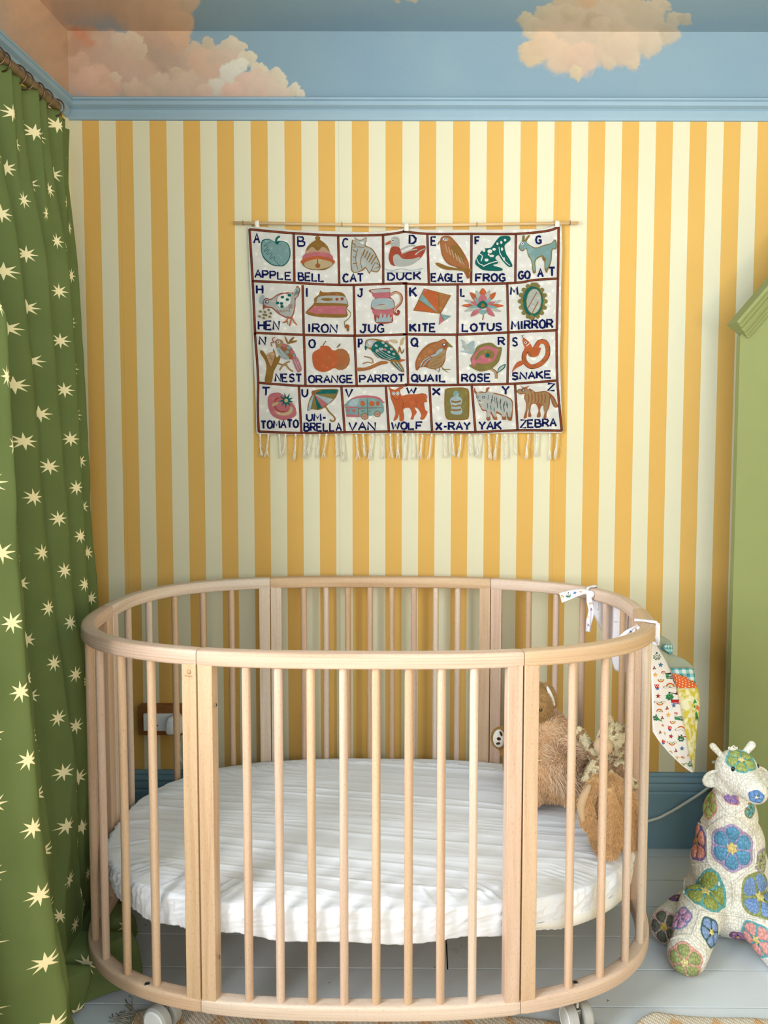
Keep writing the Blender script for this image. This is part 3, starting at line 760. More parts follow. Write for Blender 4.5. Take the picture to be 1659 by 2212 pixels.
# ---------------------------------------------------------------- rug
def m_rug():
    k = NT('woven_cotton', .95, .05); g = k.geo()
    w1 = k.n('ShaderNodeTexWave', wave_type='BANDS', bands_direction='DIAGONAL'); w1.inputs['Scale'].default_value = 55; w1.inputs['Distortion'].default_value = 1.5; k.l(g, w1.inputs[0])
    w2 = k.n('ShaderNodeTexWave', wave_type='BANDS', bands_direction='X'); w2.inputs['Scale'].default_value = 75; w2.inputs['Distortion'].default_value = 1; k.l(g, w2.inputs[0])
    h = k.math('MULTIPLY', w1.outputs['Fac'], w2.outputs['Fac'])
    base = k.mix(h, lin('#c2b6a3'), lin('#eee7da'))
    # tan diamonds in rows
    sp = k.n('ShaderNodeSeparateXYZ'); k.l(g, sp.inputs[0])
    dx = k.math('ABSOLUTE', k.math('SUBTRACT', k.math('FRACT', k.math('DIVIDE', sp.outputs[0], .085)), .5))
    dy = k.math('ABSOLUTE', k.math('SUBTRACT', k.math('FRACT', k.math('DIVIDE', k.math('ADD', sp.outputs[1], .335), .10)), .5))
    m = k.math('LESS_THAN', k.math('ADD', k.math('MULTIPLY', dx, 1.3), dy), .34)
    n = k.noise(g, 60, 2); m = k.math('MULTIPLY', m, k.math('GREATER_THAN', n, .38))
    k.color(k.mix(k.math('MULTIPLY', m, .8), base, k.mix(h, lin('#c2925e'), lin('#e0bd93')))); k.bump(h, .8, .002); return k.m
RUGM = m_rug()
rug = thing('woven_rug', 'cream woven cotton rug with tan diamonds under the crib wheels', 'rug')
xl_, xr_ = -.475, 1.75
xs = np.linspace(xl_, xr_, 420); back = np.interp(xs, [xl_, -.42, -.2, .2, .40, .475, .51, .54, .57, .60, .70, .86, 1.75], [atz(258, 2192, 0)[1], atz(300, 2178, 0)[1], -.24, -.24, -.262, -.270, -.285, -.288, -.262, -.246, -.247, -.255, -.26])
t = np.concatenate([[0, .002, .006], np.linspace(.012, 1, 120)]); front = -1.5
T, Xg = np.meshgrid(t, xs, indexing='ij'); Yg = back[None]+(front-back[None])*T
lump = .010*np.exp(-((Xg-.585)/.045)**2)*np.exp(-((Yg+.27)/.09)**2)+.0012*np.sin(Xg*40+Yg*20)
Zg = .0055+lump+.0006*np.sin(Xg*300)*np.sin(Yg*300); Zg[0] = .0005; Zg[1] = .004+lump[1]
rg = grid_mesh('rug_weave', np.stack([Xg, Yg, Zg], -1), RUGM, rug)
so = rg.modifiers.new('t', 'SOLIDIFY'); so.thickness = .004; so.offset = -1
b = MB(); FR = flat('rug_fringe_yarn', '#b3ab98', .9, .05)
for k in range(46):
    y = float(atz(258, 2192, 0)[1])-.008-k*.014-(k > 3)*.01; bx = xl_+.003
    for j in range(6):
        a0 = random.uniform(-.7, .7)+(.8 if k < 3 else 0); L = random.uniform(.035, .075); pts = []
        for i in range(6):
            u = i/5; pts.append((bx-L*u*math.cos(a0)+.004*math.sin(u*7+j), y+random.uniform(-.002, .002)+L*u*math.sin(a0)+.004*math.sin(u*6+j*2), .0045-.003*u+.0015*math.sin(u*5+j)))
        b.tube(pts, .0011, 4)
b.build('fringe', FR, rug, kind='stuff')
# ---------------------------------------------------------------- embroidered alphabet hanging
TY = YB-.014
CROP = {1: (530, 470, 4.74), 2: (870, 470, 4.254), 3: (530, 715, 4.74), 4: (870, 715, 4.484)}
def tp(c):
    ox, oy, s = CROP[c]
    def f(x, y, h=0):
        px, py = ox+x/s, oy+y/s
        wave = 0
        return at(px, py, TY+wave-h)
    return f
def poly(b, pts, f, mi, h, th=.0008):
    v = [Vector((p[0], p[1], 0)) for p in pts]
    tr = geometry.tessellate_polygon([v]); n = len(v)
    # orientation
    A = sum(v[i].x*v[(i+1) % n].y-v[(i+1) % n].x*v[i].y for i in range(n))
    base = [f(p[0], p[1], h) for p in pts]; low = [f(p[0], p[1], max(h-th, -.0035)) for p in pts]
    b.add(base+low, [tuple(t) for t in tr]+[(i, (i+1) % n, n+(i+1) % n, n+i) for i in range(n)], mi)
WOOLC = dict(w='#efede6', b='#8c4a35', d='#3d1f1c', n='#1c2258', t='#86a9a8', T='#1f6a62', p='#c5747c', o='#c4683f', O='#b0754a', m='#97713a', k='#c6a483', g='#8a7f4a', l='#a9bcc0', h='#a3673f', s='#b9bcb6', r='#a8503c', z='#a98a63', y='#c9b48c', G='#b8bdb4')
def wool(name, c, bump=.6):
    k = NT(name, .95, .05); k.color(lin(c)); g = k.geo()
    v = k.n('ShaderNodeTexVoronoi'); v.inputs['Scale'].default_value = 42; k.l(g, v.inputs[0])
    w = k.math('SINE', k.math('MULTIPLY', v.outputs['Distance'], 150.0))
    n = k.noise(g, 1100, 1); c2 = tuple(x*.80 for x in lin(c)[:3])+(1,)
    k.color(k.mix(k.math('ADD', k.math('MULTIPLY', w, .18), k.math('MULTIPLY', n, .5), None, True), c2, lin(c)))
    k.bump(k.math('ADD', w, n), bump, .0010); return k.m
WK = list(WOOLC); WM = [wool('wool_'+str(i), WOOLC[c]) for i, c in enumerate(WK)]; WI = {c: i for i, c in enumerate(WK)}
hang = thing('alphabet_wall_hanging', 'embroidered A to Z picture wall hanging with white tassels on a thin wooden dowel', 'wall hanging')
def cpx(c, x, y): ox, oy, s = CROP[c]; return (ox+x/s, oy+y/s)
f0 = tp(1)
def fpx(x, y, h=0):
    wave = 0
    return at(x, y, TY+wave-h)
outl = [cpx(1, *q) for q in [(25, 105), (100, 88), (250, 105), (500, 130), (900, 140), (1300, 150), (1560, 125)]]
outl += [cpx(2, *q) for q in [(30, 98), (200, 112), (600, 112), (1000, 110), (1300, 104), (1380, 75), (1460, 62), (1466, 300), (1455, 600), (1452, 1000)]]
outl += [cpx(4, *q) for q in [(1522, 200), (1530, 500), (1545, 975), (1538, 988), (1100, 985), (700, 996), (280, 996), (0, 990)]]
outl += [cpx(3, *q) for q in [(1470, 1048), (1010, 1056), (590, 1062), (130, 1056), (112, 1040), (105, 700), (80, 200)]]
outl += [cpx(1, *q) for q in [(68, 1000), (45, 600)]]
b = MB()
n = len(outl); v = [Vector((p[0], p[1], 0)) for p in outl]; tr = geometry.tessellate_polygon([v])
# grid cloth inside the outline for a smooth gentle wave
b.add([fpx(x, y, 0) for x, y in outl]+[fpx(x, y, -.003) for x, y in outl], [tuple(t) for t in tr]+[tuple(n+i for i in t)[::-1] for t in tr]+[(i, (i+1) % n, n+(i+1) % n, n+i) for i in range(n)])
b.build('cloth', WM[WI['w']], hang, smooth=False)
LA = .0004   # everything embroidered starts clear of the wave
def stroke(b, pts, w, f, ci, h, sm=True):
    if sm and len(pts) > 2: pts = spline(pts, False, 4)
    ribbon(b, pts, w, f, ci, h)
# red-brown grid
gl = [(1, [(40, 120), (250, 140), (495, 160), (950, 182), (1410, 176), (1659, 138)]), (2, [(0, 125), (230, 150), (630, 150), (1040, 150), (1330, 122), (1432, 85)]),
 (1, [(65, 650), (500, 668), (970, 690), (1400, 680), (1659, 672)]), (2, [(0, 605), (240, 615), (630, 612), (1040, 600), (1200, 575), (1425, 560)]),
 (1, [(95, 1180), (600, 1200), (1120, 1210), (1659, 1195)]), (2, [(0, 1072), (500, 1075), (970, 1055), (1418, 1035)]),
 (3, [(140, 530), (540, 560), (980, 565), (1440, 560), (1659, 555)]), (4, [(20, 520), (260, 525), (670, 520), (1090, 510), (1492, 480)]),
 (3, [(135, 1030), (590, 1045), (1010, 1036), (1470, 1030), (1640, 1030)]), (4, [(0, 975), (280, 978), (700, 980), (1110, 962), (1540, 965)]),
 (1, [(42, 118), (75, 650), (100, 1200)]), (3, [(97, 20), (120, 300), (132, 530), (128, 800), (138, 1032)]),
 (2, [(1432, 85), (1426, 560), (1416, 1040)]), (4, [(1490, 0), (1497, 480), (1540, 967)]),
 (1, [(495, 160), (502, 662)]), (1, [(950, 182), (962, 690)]), (1, [(1410, 176), (1412, 682)]), (2, [(226, 150), (240, 612)]), (2, [(632, 150), (628, 610)]), (2, [(1040, 150), (1034, 600)]),
 (1, [(586, 690), (598, 1198)]), (1, [(1110, 690), (1122, 1208)]), (1, [(1645, 675), (1652, 1198)]), (2, [(505, 615), (503, 1075)]), (2, [(960, 603), (970, 1055)]),
 (3, [(600, 48), (616, 562)]), (3, [(1118, 48), (1140, 565)]), (4, [(38, 40), (52, 520)]), (4, [(524, 40), (535, 520)]), (4, [(1024, 22), (1014, 512)]),
 (3, [(548, 560), (574, 1045)]), (3, [(983, 565), (1017, 1036)]), (3, [(1438, 560), (1470, 1030)]), (4, [(258, 525), (284, 978)]), (4, [(668, 520), (704, 980)]), (4, [(1087, 510), (1112, 962)])]
b = MB()
for c, pts in gl:
    s = CROP[c][2]; f = tp(c); w = 5.2*s
    stroke(b, pts, w, f, WI['d'], LA+.0004); stroke(b, pts, w*.62, f, WI['b'], LA+.0009)
b.build('embroidered_grid', WM, hang, smooth=False, label='red-brown stitched grid lines')
# words
def word(c, txt, x0, x1, yt0, yt1, h0, h1=None, w=None, name='stitched_word'):
    """letters between x0 and x1; baseline yt0 (left) to yt1 (right); height h0"""
    f = tp(c); b = MB(); n = len(txt); h1 = h1 or h0; wgt = [.45 if ch == 'I' else (.6 if ch == '-' else (1.25 if ch in 'MW' else 1)) for ch in txt]; tot = sum(wgt)+.28*(n-1)
    un = (x1-x0)/tot; x = x0; w = w or 20
    for i, ch in enumerate(txt):
        lw = wgt[i]*un; u = (x+lw/2-x0)/(x1-x0); base = yt0+(yt1-yt0)*u; hh = h0+(h1-h0)*u
        jr = random.uniform(-.03, .03)
        for st in LET[ch]:
            pts = [(x+q[0]*lw+jr*q[1]*lw, base-q[1]*hh*(1+jr)) for q in st]
            if len(pts) == 2: pts = [pts[0], ((pts[0][0]+pts[1][0])/2+random.uniform(-2, 2), (pts[0][1]+pts[1][1])/2+random.uniform(-2, 2)), pts[1]]
            ww = [w*random.uniform(.82, 1.1) for _ in pts]; ribbon(b, pts, ww, f, 0, LA+.0010+random.uniform(0, .0002))
        x += lw+.28*un
    return b.build(name, WM[WI['n']], hang, smooth=False)
for a in [(1, 'A', 88, 145, 260, 260, 95), (1, 'APPLE', 100, 470, 610, 638, 75), (1, 'B', 538, 610, 290, 290, 95), (1, 'BELL', 545, 808, 640, 655, 78), (1, 'C', 995, 1052, 305, 305, 90), (1, 'CAT', 1000, 1208, 660, 655, 82),
 (1, 'DUCK', 1462, 1795, 640, 632, 72), (2, 'D', 62, 122, 238, 236, 74), (2, 'E', 262, 308, 255, 253, 76), (2, 'EAGLE', 264, 555, 585, 588, 70), (2, 'F', 668, 708, 246, 244, 68), (2, 'FROG', 672, 940, 588, 584, 68),
 (2, 'G', 1222, 1272, 240, 238, 70), (2, 'GO', 1062, 1168, 565, 558, 66), (2, 'A', 1242, 1288, 545, 543, 72), (2, 'T', 1345, 1398, 538, 536, 78),
 (1, 'H', 118, 176, 778, 776, 85), (1, 'HEN', 136, 345, 1145, 1148, 85), (1, 'I', 615, 645, 812, 812, 90), (1, 'IRON', 638, 940, 1172, 1178, 84), (1, 'J', 1152, 1205, 812, 810, 80), (1, 'JUG', 1174, 1418, 1178, 1175, 82),
 (2, 'K', 68, 126, 725, 722, 82), (2, 'KITE', 70, 302, 1046, 1048, 70), (2, 'L', 534, 572, 722, 722, 70), (2, 'LOTUS', 548, 912, 1045, 1035, 66), (2, 'M', 992, 1056, 710, 706, 70), (2, 'MIRROR', 1000, 1378, 1030, 1010, 74),
 (3, 'N', 144, 208, 140, 138, 82), (3, 'NEST', 308, 575, 515, 522, 78), (3, 'O', 652, 715, 170, 170, 82), (3, 'ORANGE', 648, 1102, 530, 528, 74), (3, 'P', 1160, 1198, 170, 168, 86), (3, 'PARROT', 1172, 1628, 528, 520, 76),
 (4, 'Q', 82, 145, 145, 145, 76), (4, 'QUAIL', 86, 418, 488, 490, 68), (4, 'R', 928, 988, 135, 133, 74), (4, 'ROSE', 574, 850, 490, 488, 70), (4, 'S', 1062, 1112, 146, 144, 78), (4, 'SNAKE', 1058, 1438, 472, 452, 66),
 (3, 'T', 172, 248, 660, 658, 78), (3, 'TOMATO', 162, 542, 1000, 985, 76), (3, 'U', 580, 636, 674, 672, 76), (3, 'UM-', 628, 825, 920, 922, 70), (3, 'BRELLA', 602, 982, 1022, 1022, 78), (3, 'V', 1028, 1096, 676, 674, 80), (3, 'VAN', 1062, 1332, 1018, 1012, 80),
 (4, 'W', 38, 128, 604, 602, 54), (4, 'WOLF', -108, 190, 952, 950, 66), (4, 'X', 288, 360, 620, 618, 62), (4, 'X-RAY', 320, 652, 958, 955, 70), (4, 'Y', 962, 1030, 616, 612, 78), (4, 'YAK', 738, 955, 955, 950, 72), (4, 'Z', 1404, 1470, 578, 576, 66), (4, 'ZEBRA', 1140, 1485, 938, 920, 72)]:
    word(*a)
# pictures: kind, colour, points[, width]; P smooth fill, Q straight fill, E ellipse (cx,cy,rx,ry,deg), L line
MO = {
'apple': (1, [('P', 'T', [(160, 330), (170, 235), (240, 218), (300, 245), (360, 238), (430, 260), (462, 340), (450, 430), (400, 490), (350, 498), (270, 485), (190, 420)]), ('P', 't', [(168, 330), (180, 245), (240, 226), (300, 255), (330, 278), (360, 245), (425, 268), (453, 340), (442, 425), (395, 480), (350, 490), (275, 477), (198, 412)]), ('L', 'T', [(320, 270), (318, 220), (352, 190)], 22), ('L', 'T', [(265, 245), (190, 290), (235, 290), (190, 350), (245, 320), (215, 380), (275, 360), (250, 420), (300, 400), (300, 440), (360, 495)], 5)]),
'bell': (1, [('E', 'm', (740, 210, 28, 22, 0)), ('P', 'm', [(730, 225), (760, 225), (840, 290), (880, 400), (905, 470), (830, 530), (740, 538), (640, 525), (575, 465), (610, 380), (640, 290)]), ('P', 'k', [(640, 330), (690, 300), (740, 340), (790, 300), (845, 330), (865, 372), (740, 355), (618, 372)]), ('P', 'p', [(612, 372), (740, 350), (868, 372), (890, 425), (740, 400), (592, 425)]), ('P', 'o', [(590, 425), (740, 392), (892, 425), (904, 468), (740, 430), (578, 470)]), ('P', 'y', [(610, 460), (740, 425), (880, 455), (870, 500), (740, 530), (625, 510)]), ('L', 'm', [(738, 425), (740, 480)], 14), ('E', 'h', (742, 492, 26, 24, 0)), ('L', 'm', [(640, 330), (685, 275), (740, 330), (790, 275), (850, 335)], 8)]),
'cat': (1, [('P', 'm', [(1085, 545), (1088, 250), (1120, 235), (1118, 200), (1155, 225), (1195, 225), (1235, 200), (1240, 240), (1232, 285), (1300, 320), (1350, 400), (1385, 500), (1350, 560), (1290, 550), (1270, 575), (1230, 520), (1200, 545)]), ('P', 's', [(1095, 540), (1098, 255), (1126, 240), (1124, 212), (1155, 233), (1195, 233), (1230, 210), (1232, 245), (1222, 292), (1290, 325), (1340, 405), (1375, 500), (1345, 550), (1290, 540), (1270, 560), (1230, 505), (1195, 535)]), ('E', 'w', (1196, 258, 20, 13, 10))] + [('L', 'm', [(1225+i*28, 325+i*18), (1200+i*22, 390+i*22)], 12) for i in range(5)] + [('L', 'm', [(1100, 260+i*70), (1135, 290+i*60)], 8) for i in range(4)] + [('L', 'm', [(1150, 320), (1130, 420), (1150, 530)], 6), ('L', 'm', [(1215, 350), (1180, 440), (1200, 540)], 6), ('L', 'm', [(1290, 540), (1330, 460), (1375, 500), (1320, 520)], 6), ('L', 'm', [(1105, 300), (1150, 300), (1220, 305)], 6)]),
'duck': (1, [('P', 'o', [(1436, 280), (1440, 258), (1495, 232), (1500, 262)]), ('P', 's', [(1490, 230), (1520, 195), (1570, 205), (1580, 260), (1570, 310), (1500, 305)]), ('P', 'r', [(1500, 300), (1575, 305), (1600, 360), (1659, 350), (1740, 300), (1835, 285), (1840, 340), (1790, 420), (1700, 470), (1520, 495), (1470, 430), (1475, 360)]), ('P', 's', [(1515, 400), (1560, 375), (1610, 420), (1700, 425), (1790, 405), (1700, 485), (1540, 495)]), ('L', 's', [(1590, 330), (1680, 290), (1740, 290)], 16), ('L', 's', [(1600, 370), (1690, 335), (1760, 325)], 12), ('L', 's', [(1740, 380), (1790, 340), (1838, 320)], 12), ('E', 'w', (1512, 235, 16, 14, 0)), ('E', 'n', (1512, 235, 8, 7, 0)), ('L', 'l', [(1425, 525), (1500, 540), (1600, 525), (1700, 540), (1820, 520)], 7), ('L', 'l', [(1440, 560), (1520, 555), (1620, 560), (1720, 555), (1800, 545)], 7)]),
'eagle': (2, [('P', 'h', [(345, 205), (370, 172), (430, 170), (475, 210), (540, 290), (600, 400), (608, 480), (615, 550), (590, 555), (560, 500), (500, 460), (420, 430), (370, 370), (348, 290)]), ('P', 'O', [(355, 210), (375, 182), (428, 180), (465, 215), (530, 300), (590, 400), (598, 470), (540, 460), (430, 420), (378, 360), (358, 290)]), ('P', 'm', [(440, 260), (500, 255), (550, 320), (570, 400), (520, 400), (470, 330)])] + [('L', 'k', [(390+i*30, 240+i*28), (410+i*30, 320+i*25)], 9) for i in range(5)] + [('L', 'k', [(480+i*26, 330+i*18), (530+i*18, 420+i*10)], 7) for i in range(3)] + [('P', 'm', [(300, 420), (330, 415), (420, 450), (520, 465), (625, 470), (620, 500), (500, 485), (380, 475), (315, 440)]), ('E', 'w', (393, 200, 26, 14, 5)), ('E', 'n', (396, 199, 16, 9, 5)), ('E', 'w', (396, 199, 8, 5, 5)), ('L', 'm', [(350, 215), (335, 225), (325, 248)], 9), ('L', 'h', [(570, 490), (600, 560)], 16)]),
'frog': (2, [('P', 'T', [(665, 420), (680, 370), (740, 290), (810, 275), (860, 210), (900, 172), (975, 170), (990, 205), (950, 240), (935, 265), (950, 330), (985, 390), (1008, 445), (970, 450), (910, 390), (880, 345), (850, 375), (890, 415), (830, 438), (910, 465), (900, 490), (750, 485), (690, 450)])] + [('E', 'w', (x, y, rx, ry, 0)) for x, y, rx, ry in [(800, 310, 22, 18), (840, 292, 16, 12), (770, 390, 18, 14), (818, 352, 22, 12), (745, 300, 14, 16), (870, 240, 10, 12), (905, 228, 10, 14), (912, 290, 10, 16), (930, 380, 9, 16), (790, 340, 8, 10)]] + [('L', 'w', [(885, 270), (895, 330), (940, 400), (985, 440)], 7), ('L', 'w', [(735, 450), (800, 420), (880, 400), (870, 430)], 8), ('L', 'w', [(690, 330), (730, 350), (720, 400)], 8), ('E', 'w', (940, 207, 12, 12, 0)), ('L', 'w', [(680, 380), (700, 420), (740, 440)], 7)]),
'goat': (2, [('P', 'g', [(1095, 215), (1100, 165), (1122, 170), (1120, 205), (1150, 165), (1168, 168), (1140, 215), (1145, 235), (1220, 275), (1300, 250), (1360, 235), (1400, 200), (1415, 240), (1410, 290), (1375, 300), (1365, 400), (1330, 490), (1305, 480), (1300, 400), (1280, 360), (1220, 400), (1225, 500), (1195, 500), (1180, 400), (1150, 350), (1135, 290), (1100, 310), (1065, 280), (1080, 235)]), ('P', 't', [(1092, 222), (1138, 222), (1150, 245), (1220, 285), (1300, 260), (1355, 246), (1396, 215), (1405, 245), (1400, 283), (1368, 292), (1356, 395), (1325, 465), (1310, 455), (1308, 390), (1283, 345), (1212, 390), (1216, 480), (1200, 480), (1188, 395), (1158, 345), (1140, 282), (1102, 300), (1074, 276), (1084, 240)]), ('E', 'w', (1100, 240, 12, 12, 0)), ('E', 'n', (1100, 240, 6, 6, 0)), ('L', 'm', [(1110, 210), (1112, 175)], 8), ('L', 'm', [(1128, 212), (1155, 175)], 8), ('L', 'm', [(1200, 490), (1205, 512)], 14), ('L', 'm', [(1318, 480), (1322, 505)], 16), ('P', 'm', [(1280, 365), (1315, 375), (1300, 405)])]),
'hen': (1, [('P', 'r', [(180, 850), (215, 822), (260, 832), (340, 780), (430, 765), (490, 765), (530, 700), (560, 740), (545, 800), (515, 840), (510, 930), (475, 1030), (400, 1020), (330, 980), (270, 930), (200, 920), (180, 885)]), ('P', 's', [(190, 855), (218, 832), (262, 842), (342, 790), (430, 775), (485, 780), (505, 840), (500, 925), (468, 1018), (400, 1008), (335, 970), (275, 918), (205, 908), (190, 885)]), ('P', 'G', [(490, 770), (532, 712), (550, 745), (535, 795), (510, 825)])] + [('L', 'T', [(500+i*14, 800-i*8), (530+i*8, 735+i*10)], 6) for i in range(3)] + [('E', 'w', (390, 850, 78, 70, -30)), ('L', 'r', [(320, 880), (330, 810), (400, 775), (465, 790)], 5)] + [('E', c, (x, y, 18, 15, 0)) for c, x, y in [('T', 380, 815), ('w', 415, 800), ('T', 450, 795), ('T', 330, 875), ('w', 355, 850), ('T', 370, 880), ('w', 400, 850), ('T', 430, 840), ('T', 375, 910), ('w', 405, 890), ('w', 440, 865)]] + [('L', 'r', [(320+i*32, 940+i*6), (350+i*26, 975-i*8)], 5) for i in range(5)] + [('L', 'h', [(440, 930+i*18-i*30), (480, 920+i*18-i*30)], 4) for i in range(4)] + [('L', 'o', [(440, 1010), (420, 1060), (385, 1075)], 12), ('L', 'o', [(470, 1015), (465, 1060), (450, 1110)], 12), ('L', 'o', [(480, 1030), (500, 1070), (528, 1098)], 12), ('L', 'o', [(425, 1040), (435, 1090)], 8), ('P', 'r', [(180, 895), (205, 900), (185, 945)]), ('E', 'n', (222, 862, 20, 16, -20)), ('E', 'w', (224, 862, 12, 9, -20)), ('P', 'l', [(140, 850), (165, 800), (195, 800), (185, 850), (165, 885)])] + [('E', 'g', (x, y, 15, 11, 20)) for x, y in [(155, 962), (200, 965), (240, 945), (190, 995), (260, 980), (145, 1012), (188, 1028), (250, 1015), (212, 998)]]),
'iron': (1, [('P', 'm', [(622, 960), (700, 880), (705, 830), (750, 790), (770, 745), (800, 765), (980, 765), (1035, 830), (1055, 900), (1035, 940), (1035, 1018), (820, 1022), (700, 1010), (625, 985)]), ('Q', 'p', [(640, 965), (705, 905), (1030, 905), (1030, 990), (720, 985)]), ('P', 's', [(730, 860), (770, 805), (1000, 805), (1040, 860), (1045, 905), (1020, 880), (730, 872)]), ('E', 'm', (835, 838, 62, 16, 0)), ('E', 'r', (938, 836, 17, 15, 0)), ('E', 'r', (990, 832, 17, 16, 0)), ('L', 'h', [(770, 770), (880, 780), (985, 775)], 16), ('L', 'g', [(1040, 935), (1080, 980), (1060, 1030), (1015, 1070), (1025, 1120)], 8), ('E', 'h', (1040, 1115, 26, 22, 0)), ('E', 'm', (1050, 1145, 14, 22, 0))]),
'jug': (1, [('P', 'r', [(1262, 750), (1300, 735), (1470, 720), (1480, 760), (1485, 810), (1525, 860), (1528, 940), (1510, 1000), (1500, 1075), (1340, 1080), (1315, 980), (1285, 920), (1300, 850), (1325, 825), (1300, 780)]), ('P', 's', [(1285, 750), (1330, 738), (1468, 730), (1472, 762), (1330, 775)]), ('P', 'p', [(1310, 775), (1475, 768), (1472, 818), (1330, 822)]), ('P', 'l', [(1325, 832), (1480, 828), (1518, 870), (1515, 925), (1400, 885), (1298, 920), (1300, 865)]), ('P', 'G', [(1303, 925), (1400, 893), (1510, 925), (1400, 945)]), ('P', 'p', [(1305, 938), (1400, 952), (1515, 935), (1500, 1000), (1330, 1000)]), ('Q', 'l', [(1335, 1070), (1345, 1010), (1365, 1040), (1385, 975), (1405, 1030), (1430, 975), (1445, 1030), (1475, 985), (1480, 1030), (1500, 1010), (1495, 1068)]), ('L', 'r', [(1485, 790), (1540, 765), (1595, 800), (1590, 870), (1535, 930), (1530, 980), (1560, 990), (1572, 962), (1552, 958)], 26), ('L', 'k', [(1485, 790), (1540, 768), (1590, 802), (1585, 868), (1532, 928), (1534, 972)], 16)]),
'kite': (2, [('Q', 'm', [(195, 650), (445, 715), (350, 885), (95, 855)]), ('Q', 'o', [(210, 660), (325, 690), (328, 880), (180, 700)]), ('Q', 'o', [(150, 765), (320, 878), (105, 850)]), ('Q', 't', [(178, 700), (325, 875), (152, 755)]), ('Q', 'p', [(195, 655), (222, 668), (185, 700)]), ('Q', 'O', [(330, 692), (435, 718), (348, 875)]), ('Q', 't', [(345, 885), (445, 905), (385, 945)]), ('Q', 'p', [(340, 890), (378, 948), (330, 985)]), ('L', 'm', [(345, 885), (380, 945)], 5)]),
'lotus': (2, [('P', c, [(735+math.cos(a)*30-math.sin(a)*w, 812-math.sin(a)*20-math.cos(a)*w*.9), (735+math.cos(a)*r*.6-math.sin(a)*w*1.5, 812-math.sin(a)*r*.6*s-math.cos(a)*w), (735+math.cos(a)*r, 812-math.sin(a)*r*s), (735+math.cos(a)*r*.6+math.sin(a)*w*1.5, 812-math.sin(a)*r*.6*s+math.cos(a)*w)]) for (a, r, w, c, s) in [(0.02, 195, 18, 'o', .85), (3.12, 195, 18, 'o', .85), (.9, 190, 20, 'o', .85), (2.24, 190, 20, 'o', .85), (1.57, 165, 26, 'o', 1), (-.32, 180, 16, 'G', .9), (3.46, 180, 16, 'G', .9), (.33, 185, 16, 'G', .9), (2.81, 185, 16, 'G', .9), (1.18, 165, 16, 'G', .95), (1.96, 165, 16, 'G', .95), (-.75, 150, 18, 'p', .95), (3.89, 150, 18, 'p', .95), (.35, 120, 16, 'p', .9), (2.79, 120, 16, 'p', .9), (.8, 110, 15, 't', .95), (2.34, 110, 15, 't', .95), (1.57, 110, 26, 'p', 1), (-.1, 135, 12, 't', .9), (3.24, 135, 12, 't', .9)]] + [('P', 't', [(700, 850), (770, 850), (760, 880), (735, 890), (708, 880)]), ('P', 'T', [(682, 810), (735, 762), (780, 805), (735, 838)]), ('P', 'm', [(715, 812), (735, 785), (755, 812), (735, 825)]), ('L', 'm', [(738, 890), (740, 910), (732, 942)], 9)]),
'mirror': (2, [('E', 'g', (1195 + 0, 770, 115, 150, 0))] + [('E', 'g', (1195+118*math.cos(a), 770+150*math.sin(a), 20, 20, 0)) for a in np.linspace(0, 5.9, 16)] + [('E', 'T', (1197, 770, 92, 140, 0)), ('E', 'g', (1205, 768, 72, 118, 4)), ('E', 'G', (1205, 768, 66, 112, 4)), ('L', 'h', [(1232, 685), (1185, 770), (1145, 840)], 8), ('L', 'h', [(1245, 770), (1215, 830), (1185, 885)], 8), ('L', 's', [(1255, 720), (1205, 800), (1165, 860)], 12), ('P', 'g', [(1180, 600), (1238, 600), (1235, 632), (1185, 632)]), ('P', 'g', [(1165, 905), (1180, 890), (1205, 905), (1200, 935), (1165, 935)])]),
'nest': (3, [('P', 'm', [(200, 520), (215, 400), (205, 310), (150, 220), (175, 200), (240, 280), (280, 270), (285, 185), (305, 215), (320, 270), (360, 240), (355, 290), (325, 350), (290, 420), (268, 525)]), ('P', 'k', [(215, 250), (240, 222), (290, 215), (300, 250), (285, 300), (265, 360), (250, 340), (235, 300)]), ('L', 'm', [(235, 250), (290, 262)], 4), ('L', 'm', [(240, 280), (285, 290)], 4), ('L', 'm', [(250, 230), (275, 330)], 4), ('L', 'm', [(330, 330), (380, 345), (430, 350)], 14), ('L', 'z', [(350, 400), (390, 345), (455, 310)], 16), ('L', 'z', [(410, 340), (450, 390), (490, 415)], 18), ('P', 'm', [(400, 55), (425, 80), (440, 115), (455, 90), (490, 60), (500, 70), (480, 100), (525, 95), (520, 112), (470, 125), (430, 130)]), ('P', 'h', [(305, 110), (330, 85), (375, 95), (395, 130), (455, 150), (500, 215), (520, 260), (500, 290), (450, 290), (380, 280), (340, 230), (320, 170)]), ('P', 'z', [(310, 115), (335, 92), (375, 102), (385, 140), (360, 165), (322, 160)]), ('E', 't', (445, 170, 24, 20, 0)), ('E', 'p', (400, 150, 22, 20, 0)), ('E', 'p', (480, 215, 22, 22, 0)), ('E', 't', (430, 215, 20, 18, 0)), ('E', 't', (500, 250, 15, 18, 0)), ('P', 'l', [(320, 180), (350, 170), (400, 220), (450, 280), (400, 290), (350, 250)]), ('L', 'm', [(340, 190), (370, 240), (420, 285)], 4), ('L', 'm', [(360, 180), (395, 225), (440, 275)], 4), ('P', 'p', [(480, 285), (530, 270), (575, 380), (560, 415), (530, 412)]), ('L', 'l', [(500, 290), (545, 405)], 8), ('L', 'l', [(520, 285), (565, 390)], 6), ('E', 'w', (342, 115, 15, 14, 0)), ('E', 'n', (342, 115, 7, 7, 0)), ('L', 'r', [(305, 115), (285, 105), (280, 75), (305, 65)], 8), ('L', 'r', [(290, 120), (262, 120), (275, 160)], 8)]),
